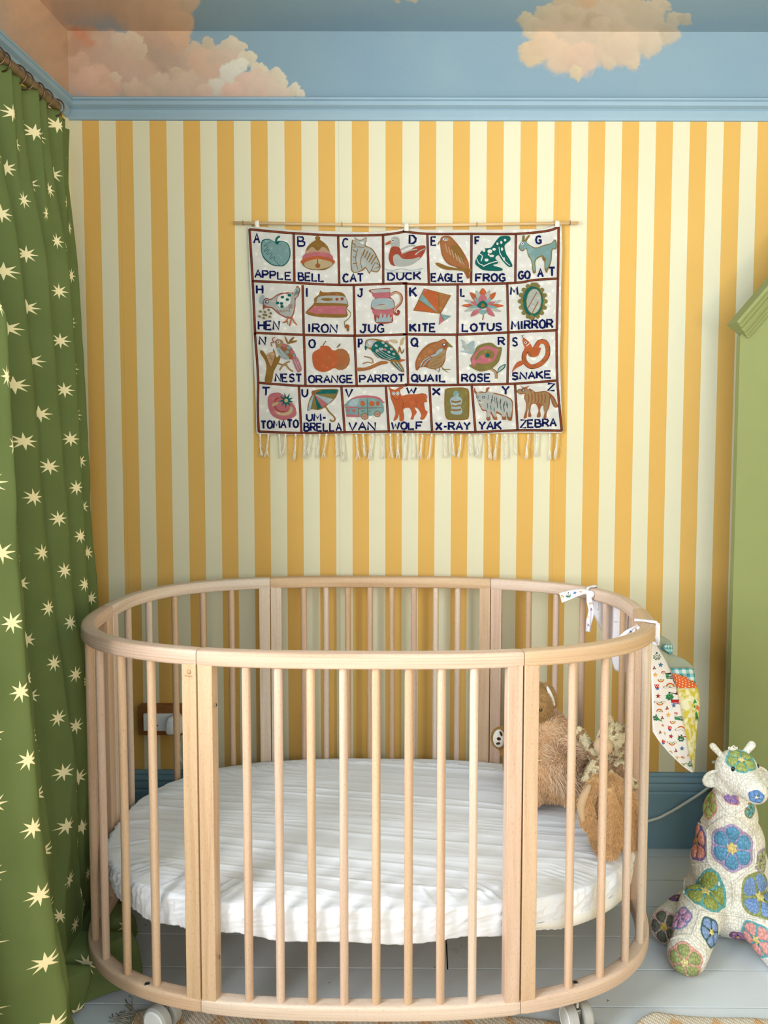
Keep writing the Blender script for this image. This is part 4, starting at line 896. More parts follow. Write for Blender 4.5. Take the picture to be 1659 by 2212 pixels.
'orange': (3, [('L', 'm', [(795, 150), (815, 115), (828, 105)], 10), ('E', 'O', (975, 290, 97, 112, 0)), ('P', 'o', [(685, 290), (695, 220), (760, 180), (770, 155), (800, 150), (850, 155), (885, 190), (920, 260), (920, 340), (880, 395), (790, 420), (710, 380)]), ('E', 'o', (905, 290, 50, 95, 0)), ('L', 'O', [(850, 250), (880, 285), (850, 320), (820, 285), (850, 262)], 7), ('L', 'o', [(960, 220), (1010, 250), (1010, 320), (960, 350)], 8), ('L', 'o', [(965, 255), (990, 285), (965, 320)], 8), ('P', 'g', [(935, 165), (970, 128), (968, 150), (942, 170)])]),
'parrot': (3, [('P', 'O', [(1145, 375), (1240, 370), (1380, 310), (1460, 315), (1450, 335), (1380, 350), (1260, 400), (1148, 410)]), ('L', 'z', [(1310, 330), (1290, 280), (1215, 260)], 14), ('L', 'z', [(1300, 330), (1250, 320), (1200, 335)], 12), ('L', 'm', [(1570, 220), (1580, 160), (1600, 230), (1625, 190)], 12), ('P', 'y', [(1580, 150), (1590, 90), (1630, 65), (1615, 130)]), ('P', 'y', [(1470, 95), (1540, 90), (1560, 120), (1520, 122)]), ('P', 'm', [(1225, 130), (1245, 90), (1320, 78), (1420, 100), (1500, 150), (1560, 220), (1590, 280), (1590, 310), (1490, 310), (1400, 290), (1340, 260), (1280, 190), (1240, 170)]), ('P', 's', [(1235, 130), (1255, 95), (1310, 88), (1350, 110), (1330, 150), (1270, 170), (1240, 160)]), ('P', 'T', [(1335, 110), (1420, 110), (1490, 160), (1550, 225), (1580, 290), (1490, 300), (1400, 280), (1345, 250), (1290, 185)])] + [('E', c, (x, y, 17, 12, 30)) for c, x, y in [('s', 1410, 120), ('s', 1440, 150), ('s', 1380, 185), ('s', 1340, 150), ('s', 1400, 230-45), ('p', 1450, 110), ('s', 1495, 185), ('s', 1470, 215), ('s', 1350, 200), ('s', 1520, 235), ('p', 1430, 190)]] + [('L', 's', [(1310+i*22, 215-i*6), (1390+i*30, 285-i*10), (1470+i*22, 300-i*8)], 6) for i in range(4)] + [('P', 'm', [(1480, 310), (1560, 300), (1625, 400), (1610, 420), (1570, 400)])] + [('L', c, [(1495+i*18, 318), (1585+i*9, 405)], 8) for i, c in enumerate('TsTs')] + [('P', 'o', [(1580, 290), (1640, 295), (1590, 315)]), ('P', 'T', [(1225, 150), (1245, 165), (1232, 200), (1222, 175)]), ('E', 'w', (1275, 117, 18, 17, 0)), ('E', 'n', (1275, 117, 9, 9, 0)), ('E', 'w', (1275, 117, 6, 6, 0))]),
'quail': (4, [('P', 'h', [(125, 370), (125, 290), (170, 200), (250, 125), (340, 100), (400, 75), (440, 110), (485, 155), (440, 155), (420, 200), (410, 290), (370, 350), (290, 370), (220, 350), (165, 355), (145, 382)]), ('P', 'z', [(240, 340), (300, 240), (400, 180), (415, 195), (400, 285), (360, 345), (300, 362)]), ('P', 'O', [(135, 350), (140, 290), (185, 205), (260, 140), (345, 110), (395, 88), (420, 120), (330, 190), (230, 260), (160, 340)]), ('E', 'l', (355, 195, 42, 16, -35)), ('E', 'l', (310, 232, 46, 10, -20)), ('L', 'l', [(170, 345), (200, 290), (260, 250)], 10), ('L', 'l', [(195, 345), (225, 300), (275, 262)], 8), ('L', 'm', [(260, 330), (300, 300), (350, 290)], 5), ('L', 'm', [(270, 350), (330, 325), (380, 300)], 5), ('L', 'm', [(330, 265), (380, 240), (405, 215)], 5), ('E', 'n', (402, 132, 18, 17, 0)), ('E', 'w', (402, 132, 11, 10, 0)), ('P', 'g', [(440, 118), (485, 155), (440, 152)]), ('L', 'g', [(370, 340), (400, 370), (460, 372)], 9), ('L', 'g', [(350, 350), (355, 375), (345, 400)], 8), ('L', 'g', [(380, 365), (440, 402)], 7), ('L', 'g', [(300, 365), (335, 382)], 7)]),
'rose': (4, [('P', 'l', [(560, 85), (600, 100), (625, 125), (690, 95), (685, 215), (600, 210), (558, 200), (600, 180), (570, 150), (590, 130)]), ('P', 'G', [(575, 95), (620, 130), (650, 170), (660, 200), (600, 190), (610, 160), (580, 130)]), ('L', 'm', [(850, 365), (900, 400), (905, 460)], 26), ('L', 'k', [(852, 368), (898, 402), (903, 455)], 13), ('P', 'T', [(915, 405), (935, 350), (995, 320), (985, 360), (940, 395)]), ('P', 'G', [(922, 398), (940, 356), (984, 330), (976, 356), (938, 388)]), ('P', 'g', [(640, 335), (665, 320), (655, 270), (690, 210), (720, 150), (790, 120), (860, 115), (920, 155), (960, 160), (945, 250), (920, 310), (850, 370), (760, 392), (700, 375)]), ('P', 'p', [(665, 290), (690, 230), (720, 200), (760, 160), (830, 145), (890, 165), (925, 180), (905, 250), (880, 290), (830, 310), (780, 320), (720, 310), (700, 350), (760, 370), (690, 345)]), ('P', 'g', [(700, 280), (730, 210), (790, 180), (850, 185), (885, 215), (875, 255), (830, 270), (780, 265), (750, 245), (720, 275)]), ('E', 'p', (790, 268, 55, 42, 0)), ('E', 'm', (822, 235, 32, 30, 0)), ('E', 'T', (822, 236, 19, 20, 0))]),
'snake': (4, [('L', 'd', [(1250, 180), (1265, 200), (1320, 110), (1380, 110), (1405, 170), (1395, 250), (1330, 320), (1240, 345), (1180, 290), (1180, 220), (1215, 175)], 46), ('L', 'o', [(1235, 175), (1265, 200), (1320, 112), (1380, 112), (1403, 170), (1393, 250), (1330, 320), (1240, 343), (1183, 290), (1182, 220), (1200, 170)], 40), ('P', 'o', [(1165, 65), (1200, 85), (1235, 120), (1265, 175), (1300, 200), (1260, 250), (1210, 200), (1165, 125)]), ('L', 'o', [(1260, 240), (1300, 225), (1325, 160)], 32), ('P', 'o', [(1160, 285), (1170, 320), (1100, 360), (1055, 400), (1100, 310)]), ('P', 'h', [(1215, 190), (1260, 250), (1220, 240)]), ('L', 'h', [(1180, 250), (1190, 310)], 22), ('L', 'h', [(1290, 335), (1240, 345)], 22), ('L', 'h', [(1400, 150), (1404, 200)], 22), ('L', 'h', [(1385, 265), (1350, 300)], 20), ('L', 'w', [(1195, 145), (1230, 120)], 8), ('E', 'w', (1190, 112, 13, 12, 0)), ('E', 'n', (1190, 112, 6, 6, 0)), ('L', 'd', [(1165, 68), (1158, 48), (1148, 42)], 4), ('L', 'd', [(1160, 50), (1170, 38)], 4)]),
'tomato': (3, [('P', 'p', [(228, 720), (250, 650), (330, 630), (380, 650), (440, 700), (500, 760), (524, 830), (500, 880), (400, 912), (310, 890), (250, 830)]), ('P', 'r', [(300, 700), (340, 680), (345, 690), (310, 715), (310, 770), (340, 810), (400, 820), (440, 800), (400, 830), (330, 820), (295, 770)]), ('P', 'y', [(270, 765), (290, 735), (340, 730), (330, 750), (290, 770)]), ('P', 'y', [(305, 815), (350, 835), (420, 835), (455, 800), (460, 770), (485, 790), (480, 830), (440, 860), (370, 865), (320, 845)])] + [('Q', 'T', [(418+18*math.sin(a), 712-18*math.cos(a)), (418+82*math.cos(a), 712+82*math.sin(a)), (418-18*math.sin(a), 712+18*math.cos(a))]) for a in np.linspace(.2, 5.9, 9)] + [('E', 'T', (418, 712, 34, 34, 0)), ('E', 'y', (418, 712, 20, 20, 0))]),
'umbrella': (3, [('P', 'm', [(635, 820), (650, 720), (690, 640), (720, 605), (800, 595), (945, 597), (940, 650), (910, 700), (850, 750), (800, 790), (740, 810), (680, 800)])] + [('Q', c, [(704, 645)]+q) for c, q in [('T', [(790, 600), (942, 602), (935, 640)]), ('g', [(935, 642), (900, 695)]), ('l', [(898, 698), (845, 748)]), ('p', [(840, 750), (788, 785)]), ('T', [(784, 788), (738, 802)]), ('g', [(730, 802), (675, 798)]), ('l', [(668, 800), (640, 820), (655, 730), (690, 660)])]] + [('E', 'h', (700, 632, 22, 25, 0)), ('L', 'm', [(815, 765), (860, 830), (910, 880), (915, 915), (885, 925), (868, 905)], 14)]),
'van': (3, [('P', 'p', [(1022, 780), (1040, 730), (1090, 690), (1170, 662), (1280, 660), (1370, 680), (1405, 715), (1400, 740), (1050, 740)]), ('P', 't', [(1025, 770), (1060, 710), (1160, 690), (1300, 685), (1400, 730), (1408, 840), (1260, 870), (1120, 880), (1040, 860)]), ('P', 'l', [(1055, 760), (1090, 705), (1165, 690), (1150, 740), (1120, 770)]), ('P', 'p', [(1028, 775), (1140, 778), (1150, 790), (1030, 790)]), ('Q', 't', [(1170, 770), (1190, 700), (1240, 700), (1245, 770)]), ('E', 'o', (1200, 742, 24, 28, 0)), ('E', 'o', (1295, 742, 28, 28, 0)), ('E', 'o', (1355, 742, 18, 24, 0)), ('E', 'p', (1052, 812, 18, 16, 0)), ('E', 'p', (1112, 816, 20, 16, 0)), ('Q', 'p', [(1030, 852), (1160, 858), (1160, 882), (1035, 878)]), ('L', 'h', [(1250, 700), (1252, 860)], 6), ('L', 'h', [(1155, 790), (1400, 785)], 6), ('L', 'h', [(1155, 790), (1160, 880)], 6), ('L', 'm', [(1185, 818), (1215, 818)], 8), ('L', 'm', [(1268, 822), (1285, 822)], 8), ('E', 'm', (1222, 875, 36, 34, 0)), ('E', 'k', (1222, 875, 28, 26, 0)), ('E', 'p', (1222, 875, 14, 13, 0)), ('E', 'm', (1352, 852, 32, 30, 0)), ('E', 'k', (1352, 852, 25, 23, 0)), ('E', 'p', (1352, 852, 12, 11, 0))]),
'wolf': (3, [('P', 'o', [(1466, 572), (1500, 595), (1540, 600), (1580, 572), (1622, 578), (1585, 605), (1600, 660), (1659, 650), (1760, 645), (1800, 640), (1840, 660), (1850, 720), (1830, 740), (1845, 810), (1862, 820), (1860, 850), (1825, 905), (1790, 900), (1800, 860), (1770, 800), (1730, 780), (1755, 830), (1730, 870), (1720, 905), (1690, 900), (1705, 850), (1680, 790), (1620, 800), (1625, 870), (1620, 918), (1580, 920), (1575, 850), (1555, 900), (1515, 918), (1535, 850), (1520, 770), (1490, 690), (1480, 620)]), ('L', 'o', [(1800, 650), (1850, 660), (1855, 690)], 14), ('L', 'o', [(1810, 680), (1850, 700), (1850, 730)], 14), ('L', 'o', [(1800, 640), (1850, 650)], 10), ('E', 'w', (1518, 640, 18, 19, 0)), ('E', 'n', (1518, 640, 12, 13, 0)), ('E', 'w', (1518, 640, 7, 8, 0)), ('E', 'w', (1560, 640, 16, 20, 0)), ('E', 'n', (1560, 640, 10, 14, 0)), ('E', 'w', (1560, 640, 6, 9, 0)), ('L', 'r', [(1495, 650), (1520, 680), (1560, 705), (1590, 670)], 5), ('L', 'r', [(1600, 690), (1620, 740), (1610, 790)], 4), ('L', 'r', [(1740, 700), (1760, 760), (1730, 790)], 4)]),
'x_ray': (4, [('P', 'm', [(405, 600), (420, 560), (500, 548), (600, 550), (640, 580), (645, 700), (640, 830), (610, 860), (500, 862), (430, 855), (408, 800), (402, 700)]), ('P', 'g', [(418, 610), (430, 572), (500, 560), (595, 562), (628, 588), (632, 700), (628, 820), (600, 848), (500, 850), (438, 843), (420, 795), (415, 700)]), ('E', 't', (516, 610, 28, 32, 0)), ('P', 'l', [(490, 635), (540, 635), (575, 660), (570, 700), (560, 730), (578, 770), (565, 805), (500, 808), (465, 790), (472, 730), (455, 670)]), ('L', 'm', [(470, 680), (515, 690), (562, 678)], 18), ('L', 'm', [(475, 722), (515, 726), (560, 718)], 16), ('L', 'm', [(470, 762), (515, 768), (565, 760)], 16)]),
'yak': (4, [('P', 'h', [(712, 620), (690, 590), (695, 548), (715, 590), (760, 585), (800, 590), (810, 552), (842, 548), (825, 590), (900, 600), (1000, 630), (1060, 670), (1068, 740), (1055, 860), (1020, 860), (1000, 800), (1000, 855), (965, 855), (955, 820), (905, 800), (915, 855), (880, 855), (850, 800), (845, 860), (815, 862), (810, 780), (770, 770), (735, 700)]), ('P', 's', [(718, 625), (720, 595), (760, 598), (805, 600), (830, 585), (900, 612), (1000, 640), (1052, 678), (1060, 740), (1045, 830), (1025, 830), (1010, 780), (990, 830), (965, 825), (950, 800), (905, 780), (905, 830), (885, 830), (855, 775), (840, 830), (818, 835), (815, 770), (775, 758), (742, 695)]), ('P', 'G', [(718, 625), (760, 600), (800, 620), (790, 665), (765, 710), (730, 690)])] + [('L', 'T', [(830+i*30, 620+i*10+(i % 2)*30), (825+i*30, 665+i*10+(i % 2)*30)], 5) for i in range(7)] + [('L', 'T', [(820+i*32, 700+(i % 3)*20), (824+i*32, 750+(i % 3)*15)], 5) for i in range(7)] + [('L', 'd', [(870+i*40, 625+i*18), (865+i*38, 680+i*18)], 4) for i in range(4)] + [('E', 'n', (722, 640, 10, 14, 0)), ('E', 'n', (785, 642, 13, 12, 0)), ('E', 'w', (785, 642, 6, 5, 0)), ('E', 'w', (722, 640, 5, 7, 0)), ('L', 'r', [(735, 672), (755, 680)], 6), ('L', 'w', [(735, 690), (770, 690)], 6)] + [('Q', 'h', [(x, 835), (x+34, 835), (x+36, 860), (x-2, 860)]) for x in (812, 880, 965, 1020)]),
'zebra': (4, [('P', 'h', [(1105, 590), (1120, 565), (1160, 555), (1140, 528), (1175, 545), (1225, 530), (1205, 555), (1240, 570), (1260, 590), (1300, 590), (1380, 582), (1430, 605), (1465, 640), (1490, 690), (1505, 735), (1470, 740), (1445, 700), (1430, 650), (1420, 730), (1395, 790), (1390, 840), (1362, 842), (1375, 780), (1355, 720), (1330, 760), (1335, 830), (1298, 832), (1315, 770), (1290, 710), (1250, 712), (1235, 770), (1245, 825), (1215, 828), (1222, 750), (1205, 790), (1200, 840), (1170, 842), (1190, 770), (1195, 700), (1175, 650), (1180, 610), (1140, 615)]), ('P', 'z', [(1115, 590), (1128, 572), (1165, 562), (1215, 560), (1240, 585), (1300, 600), (1380, 592), (1415, 615), (1410, 725), (1385, 785), (1365, 770), (1350, 705), (1250, 700), (1228, 740), (1200, 780), (1205, 700), (1185, 650), (1190, 605), (1140, 605)])] + [('L', 'h', [(1215+i*32, 605), (1222+i*32, 655), (1212+i*32, 695)], 11) for i in range(6)] + [('L', 'z', [(1440, 640), (1465, 690), (1485, 735)], 12), ('E', 'n', (1165, 573, 17, 12, 0)), ('E', 'w', (1167, 573, 8, 6, 0)), ('L', 'h', [(1225, 560), (1260, 580), (1290, 600)], 8)]),
}
WORDLABEL = dict(x_ray='embroidered x-ray picture')
for name, (c, els) in MO.items():
    f = tp(c); b = MB(); h = LA+.0006; s = CROP[c][2]
    for k, e in enumerate(els):
        h += .00012; kind, col, g = e[0], e[1], e[2]
        if kind == 'P': poly(b, spline(g, True, 4), f, WI[col], h)
        elif kind == 'Q': poly(b, g, f, WI[col], h)
        elif kind == 'E':
            cx, cy, rx, ry, dg = g; a0 = math.radians(dg)
            poly(b, [(cx+rx*math.cos(t)*math.cos(a0)-ry*math.sin(t)*math.sin(a0), cy+rx*math.cos(t)*math.sin(a0)+ry*math.sin(t)*math.cos(a0)) for t in np.linspace(0, 2*PI, 14, endpoint=False)], f, WI[col], h)
        else: stroke(b, g, e[3]*1.0, f, WI[col], h)
    b.build('embroidered_'+('xray' if name == 'x_ray' else name), WM, hang, smooth=False)
# dowel, tabs, hooks, tassels
DOW = flat('pale_dowel', '#d9b98c', .5, .3, .08, 80)
b = MB(); d0, d1 = at(505, 481.5, TY-.001), at(1249, 482, TY-.001); dz = d0[2]
b.tube([(d0[0], TY-.002, d0[2]), ((d0[0]+d1[0])/2, TY-.002, at(880, 488, TY)[2]+.0005), (d1[0], TY-.002, d1[2])], .0042, 12)
dowel = b.build('dowel', DOW, hang)
COT = flat('white_cotton_yarn', '#e3ded0', .9, .05, .1, 400, .3)
for px in (556, 878, 1203):
    pz_ = {556: 490, 878: 497, 1203: 488}[px]
    w = at(px, pz_, TY); dzz = np.interp(px, [505, 880, 1249], [d0[2], at(880, 488, TY)[2]+.0005, d1[2]]); b = MB()
    pts = [(w[0], TY-.0045, w[2]-.004), (w[0], TY-.0075, dzz-.001), (w[0], TY-.005, dzz+.0052), (w[0], TY+.001, dzz+.0052), (w[0], TY+.003, dzz-.001), (w[0], TY+.002, w[2]-.004)]
    pts = spline(pts, False, 4); vs = [(p[0]+s*.0062, p[1], p[2]) for s in (-1, 1) for p in pts]; n = len(pts)
    b.add(vs, [(i, i+1, n+i+1, n+i) for i in range(n-1)]); o = b.build('hanging_tab', COT, hang)
    m = o.modifiers.new('t', 'SOLIDIFY'); m.thickness = .0014
for px in (526, 739, 1030, 1231):
    x = at(px, 484, TY)[0]; dzz = np.interp(px, [505, 880, 1249], [d0[2], at(880, 488, TY)[2]+.0005, d1[2]]); b = MB()
    pts = [(x, YB+.001, dzz+.001), (x, TY+.004, dzz-.002), (x, TY-.002, dzz-.0055), (x, TY-.0078, dzz-.001), (x, TY-.0072, dzz+.006)]
    b.tube(spline(pts, False, 5), .0009, 8); b.build('wall_hook', BRASS, hang)
tx = [530+v/4.74 for v in (150, 235, 345, 410, 515, 600, 665, 760, 830, 925, 990, 1135, 1205, 1300, 1400, 1485, 1560, 1640)]+[870+v/4.484 for v in (95, 190, 280, 405, 480, 565, 645, 750, 830, 915, 990, 1085, 1215, 1300, 1425, 1500)]
for i, px in enumerate(tx):
    py = 937+random.uniform(-1, 1); L = random.uniform(44, 56); b = MB(); w = fpx(px, py)
    b.ellip(fpx(px, py+3, .001), (.0032, .003, .0036), n=8); dx = random.uniform(-7, 5)
    for j in range(8):
        pts = []; ph = random.uniform(0, 6); sp = random.uniform(-4.5, 4.5)
        for u in np.linspace(0, 1, 9):
            tw = 1.6*math.sin(u*9+ph)*(1-u*.3)
            p = fpx(px+dx*u+tw+sp*u**3, py+2+L*u*(1+.04*math.sin(ph)), .001+.0016*math.cos(u*9+ph)*(1-.3*u)); pts.append(p)
        b.tube(pts, .0008, 4)
    if i % 3 == 0:
        b.tube(spline([fpx(px+2, py+25), fpx(px+14, py+38), fpx(px+20, py+50)], False, 4), .0004, 3)
    b.build('tassel', COT, hang)
# ---------------------------------------------------------------- soft toy helpers
DG = bpy.context.evaluated_depsgraph_get
def blob(parts, voxel=.005, smooth=6):
    """parts: ('e',c,(rx,ry,rz)[,Matrix]) or ('c',p0,p1,r0,r1); returns a merged smooth mesh"""
    b = MB()
    for p in parts:
        if p[0] == 'e': b.ellip(p[1], p[2], n=24, M=(p[3] if len(p) > 3 else None))
        else:
            _, a, c, r0, r1 = p; a = np.array(a); c = np.array(c)
            L = np.linalg.norm(c-a); n = 8; pts = []; rs = []
            d = (c-a)/L
            for k in range(5): t = math.sin(k/5*PI/2); pts.append(a-d*r0*(1-t)); rs.append(max(.0005, r0*math.sqrt(max(0, 1-(1-t)**2))))
            for k in range(n+1): pts.append(a+(c-a)*k/n); rs.append(r0+(r1-r0)*k/n)
            for k in range(1, 6): t = math.sin(k/5*PI/2); pts.append(c+d*r1*t); rs.append(max(.0005, r1*math.sqrt(max(0, 1-t*t))))
            b.tube(pts, rs, 20)
    o = b.build('tmp', WOOD); m = o.modifiers.new('r', 'REMESH'); m.mode = 'VOXEL'; m.voxel_size = voxel
    m = o.modifiers.new('s', 'SMOOTH'); m.iterations = smooth; m.factor = .6
    dg = bpy.context.evaluated_depsgraph_get(); dg.update(); me = bpy.data.meshes.new_from_object(o.evaluated_get(dg))
    bpy.data.objects.remove(o); me.materials.clear(); return me
def mesh_obj(name, me, mat, parent=None, **kw):
    me.materials.append(mat); me.polygons.foreach_set('use_smooth', [True]*len(me.polygons)); me.name = name
    o = bpy.data.objects.new(name, me); COL.objects.link(o)
    if parent: o.parent = parent
    return tag(o, **kw)
def bvh_of(me):
    return BVHTree.FromPolygons([v.co for v in me.vertices], [tuple(p.vertices) for p in me.polygons])
def fur(name, me, mat, parent, n, L, w=.0012, droop=.5, mask=None, curl=.3, **kw):
    me.calc_loop_triangles(); T = np.array([t.vertices for t in me.loop_triangles]); V = np.array([v.co for v in me.vertices])
    a, b_, c = V[T[:, 0]], V[T[:, 1]], V[T[:, 2]]; nr = np.cross(b_-a, c-a); A = np.linalg.norm(nr, axis=1)
    idx = rng.choice(len(T), n, p=A/A.sum()); u = rng.random((n, 1)); v = rng.random((n, 1)); f = u+v > 1; u = np.where(f, 1-u, u); v = np.where(f, 1-v, v)
    P = a[idx]+u*(b_-a)[idx]+v*(c-a)[idx]; N = nr[idx]/(A[idx][:, None]+1e-12)
    if mask is not None: k = mask(P); P, N = P[k], N[k]; n = len(P)
    # coherent swirl direction
    sw = np.stack([np.sin(P[:, 2]*70+P[:, 0]*40), np.cos(P[:, 0]*60), np.sin(P[:, 1]*50+P[:, 2]*30)], 1)*curl
    D = N+np.array([0, 0, -droop])+sw+rng.normal(0, .28, (n, 3)); D /= np.linalg.norm(D, axis=1)[:, None]
    S_ = np.cross(D, rng.normal(0, 1, (n, 3))); S_ /= np.linalg.norm(S_, axis=1)[:, None]
    l = L*rng.uniform(.55, 1.15, (n, 1)); mid = P+D*l*.55; D2 = D+np.array([0, 0, -droop*.8])+sw*.8; D2 /= np.linalg.norm(D2, axis=1)[:, None]
    tip = mid+D2*l*.5; P0 = P-N*.001
    vs = np.stack([P0-S_*w/2, P0+S_*w/2, mid+S_*w*.4, mid-S_*w*.4, tip], 1).reshape(-1, 3); vs[:, 2] = np.maximum(vs[:, 2], kw.pop('zmin', 0))
    i = np.arange(n)[:, None]*5; q = (i+np.array([[0, 1, 2, 3]])).tolist(); t = (i+np.array([[3, 2, 4]])).tolist()
    m = bpy.data.meshes.new(name); m.from_pydata(vs.tolist(), [], q+t); m.materials.append(mat)
    o = bpy.data.objects.new(name, m); COL.objects.link(o); o.parent = parent; return tag(o, kind='stuff', **kw)
def m_fur(name, a, b, spots=None, sc=38):
    k = NT(name, .9, .05); g = k.geo(); n = k.noise(g, 120, 3); c = k.mix(n, lin(a), lin(b))
    if spots:
        s = k.noise(g, sc, 1, .4); c = k.mix(k.ramp(s, [(.50, (0, 0, 0, 1)), (.56, (1, 1, 1, 1))]), c, lin(spots))
    k.color(c); k.b.inputs['Sheen Weight'].default_value = .25; return k.m
F_TAN = m_fur('tan_plush', '#deb388', '#f0cfa4'); F_FLUFF = m_fur('pale_tan_fluff', '#ecc8a4', '#f8e0c2'); F_BROWN = m_fur('brown_plush', '#dbad76', '#efcb9c')
F_GIR = m_fur('spotted_plush', '#ecdfb6', '#f6edd0', '#b3926e', 62); F_BEIGE = m_fur('beige_plush', '#d3b48e', '#dec29f'); F_WHITE = m_fur('white_plush', '#d8d6cc', '#e6e4da'); F_GOLD = m_fur('golden_plush', '#a87f42', '#c29a5c')
F_HEAD = m_fur('short_brown_pile', '#b48d5b', '#c9a570')
EYE = flat('black_bead', '#0c0a0a', .12, .6); STI = flat('brown_stitching', '#4a2c18', .7, .1)
MT = MZ1+.002
def pt(px, py, y): return Vector(at(px, py, y))
def rad(px, y): return px*(y+1.765)/F
# --- large fluffy dog: head partly behind the post
Y = .075; dog = thing('plush_dog', 'large fluffy tan soft toy with brown head and white-lined ear', 'soft toy', group=None)
r = lambda p: rad(p, Y)
bc = pt(1186, 1640, Y)
body = [('e', bc, (r(76), .085, r(88))), ('e', pt(1232, 1690, Y-.03), (r(34), .055, r(46))), ('e', pt(1140, 1695, Y-.03), (r(36), .06, r(40))), ('e', pt(1180, 1575, Y), (r(48), .06, r(36))), ('c', pt(1235, 1610, Y-.01), pt(1262, 1670, Y-.03), r(22), r(16))]
me = blob(body, .0055, 8)
for v in me.vertices: v.co.z = max(v.co.z, MT+.003)
bo = mesh_obj('body', me, F_TAN, dog); fur('fur', me, F_TAN, dog, 26000, .011, .0013, .5, zmin=MT+.001)
fc = np.array(pt(1228, 1650, Y-.07))
fur('belly_fluff', me, F_FLUFF, dog, 30000, .022, .0016, .5, mask=lambda P: ((P[:, 0]-fc[0])**2/(.055**2)+(P[:, 2]-fc[2])**2/(.065**2) < 1) & (P[:, 1] < Y+.01), curl=.7, zmin=MT+.001)
rc = np.array(pt(1182, 1566, Y-.03))
fur('ruff', me, F_FLUFF, dog, 16000, .014, .0014, .3, mask=lambda P: (np.abs(P[:, 2]-rc[2]) < .022), curl=.5)
hd = blob([('e', pt(1156, 1516, Y-.01), (r(40), .045, r(42))), ('e', pt(1130, 1535, Y-.045), (r(24), .03, r(18)))], .004, 6)
ho = mesh_obj('head', hd, F_HEAD, dog); fur('fur', hd, F_HEAD, ho, 14000, .006, .0012, .4)
ed = blob([('e', pt(1188, 1502, Y-.02), (r(12), .010, r(30)), Matrix.Rotation(-.38, 3, 'Y'))], .003, 3)
eo = mesh_obj('ear', ed, F_HEAD, ho); fur('fur', ed, F_HEAD, ho, 3000, .005, .0012, .3)
b = MB(); b.ellip(pt(1190, 1504, Y-.031), (r(5), .004, r(24)), M=Matrix.Rotation(-.38, 3, 'Y')); b.build('ear_lining', F_WHITE, ho, label='white ear lining')
b = MB(); b.ellip(pt(1167, 1533, Y-.052), (.0055, .004, .0065)); b.ellip(pt(1134, 1530, Y-.074), (.0055, .004, .0065)); b.build('eyes', EYE, ho)
# --- spotted giraffe plush
Y = -.005; r = lambda p: rad(p, Y)
gp = thing('plush_giraffe', 'small cream and brown spotted giraffe soft toy leaning at the right end of the crib', 'soft toy')
me = blob([('e', pt(1312, 1682, Y+.02), (r(38), .04, r(48))), ('e', pt(1312, 1740, Y+.02), (r(42), .045, r(52))), ('c', pt(1285, 1635, Y+.03), pt(1250, 1578, Y+.045), r(13), r(10)), ('c', pt(1340, 1655, Y), pt(1366, 1692, Y-.02), r(17), r(13)), ('c', pt(1285, 1660, Y), pt(1270, 1690, Y-.02), r(16), r(14))], .004, 5)
for v in me.vertices: v.co.z = max(v.co.z, MT+.003)
mesh_obj('body', me, F_GIR, gp); fur('fur', me, F_GIR, gp, 16000, .006, .0012, .4, zmin=MT+.001)
hd = blob([('e', pt(1326, 1598, Y), (r(34), .036, r(36)))], .004, 4); ho = mesh_obj('head', hd, F_GIR, gp); fur('fur', hd, F_GIR, ho, 9000, .006, .0012, .3)
sn = blob([('e', pt(1303, 1612, Y-.032), (r(21), .022, r(20)))], .003, 4); mesh_obj('snout', sn, F_BEIGE, ho)
b = MB(); nn = pt(1307, 1617, Y-.0545); b.tube([nn+Vector((-.002, 0, -.002)), nn+Vector((.002, 0, .0025))], .0009, 6); b.build('nostril', STI, ho)
ed = blob([('e', pt(1313, 1561, Y+.01), (r(11), .008, r(15)), Matrix.Rotation(.3, 3, 'Y')), ('e', pt(1352, 1578, Y+.015), (r(10), .008, r(13)), Matrix.Rotation(.7, 3, 'Y'))], .003, 2); mesh_obj('ears', ed, F_GIR, ho); fur('fur', ed, F_GIR, ho, 2500, .005, .0011, .2)
b = MB(); b.ellip(pt(1298, 1592, Y-.034), (.004, .003, .004)); b.build('eye', EYE, ho)
# --- brown long eared rabbit slumped in front
Y = -.115; r = lambda p: rad(p, Y)
rb_ = thing('plush_rabbit', 'brown lop-eared soft toy slumped forward nearest the front bars', 'soft toy')
me = blob([('e', pt(1325, 1760, Y+.01), (r(52), .058, r(82))), ('e', pt(1352, 1790, Y), (r(34), .045, r(60))), ('e', pt(1310, 1720, Y), (r(46), .045, r(48))), ('c', pt(1300, 1810, Y-.03), pt(1312, 1838, Y-.055), r(24), r(20))], .0045, 6)
for v in me.vertices: v.co.z = max(v.co.z, MT+.003)
mesh_obj('body', me, F_BROWN, rb_); fur('fur', me, F_BROWN, rb_, 26000, .009, .0012, .8, curl=.2, zmin=MT+.001)
for nm, pts, w in (('ear', [(1284, 1690), (1264, 1735), (1270, 1775), (1290, 1800)], 17), ('ear', [(1315, 1712), (1326, 1760), (1328, 1810), (1322, 1845)], 15)):
    yy = Y-.05 if w == 17 else Y-.062; P4 = [pt(px, py, yy) for px, py in pts]; ps = []
    for i in range(len(P4)-1): ps.append(('c', P4[i], P4[i+1], r(w*(.75 if i == 0 else 1)), r(w*(1 if i < 2 else .8))))
    ed = blob(ps, .004, 4); cc = np.mean([v.co.y for v in ed.vertices])
    for v in ed.vertices: v.co.y = cc+(v.co.y-cc)*.5; v.co.z = max(v.co.z, MT+.002)
    eo = mesh_obj(nm, ed, F_BROWN, rb_); fur('fur', ed, F_BROWN, eo, 5000, .007, .0011, .8, curl=.15, zmin=MT+.001)
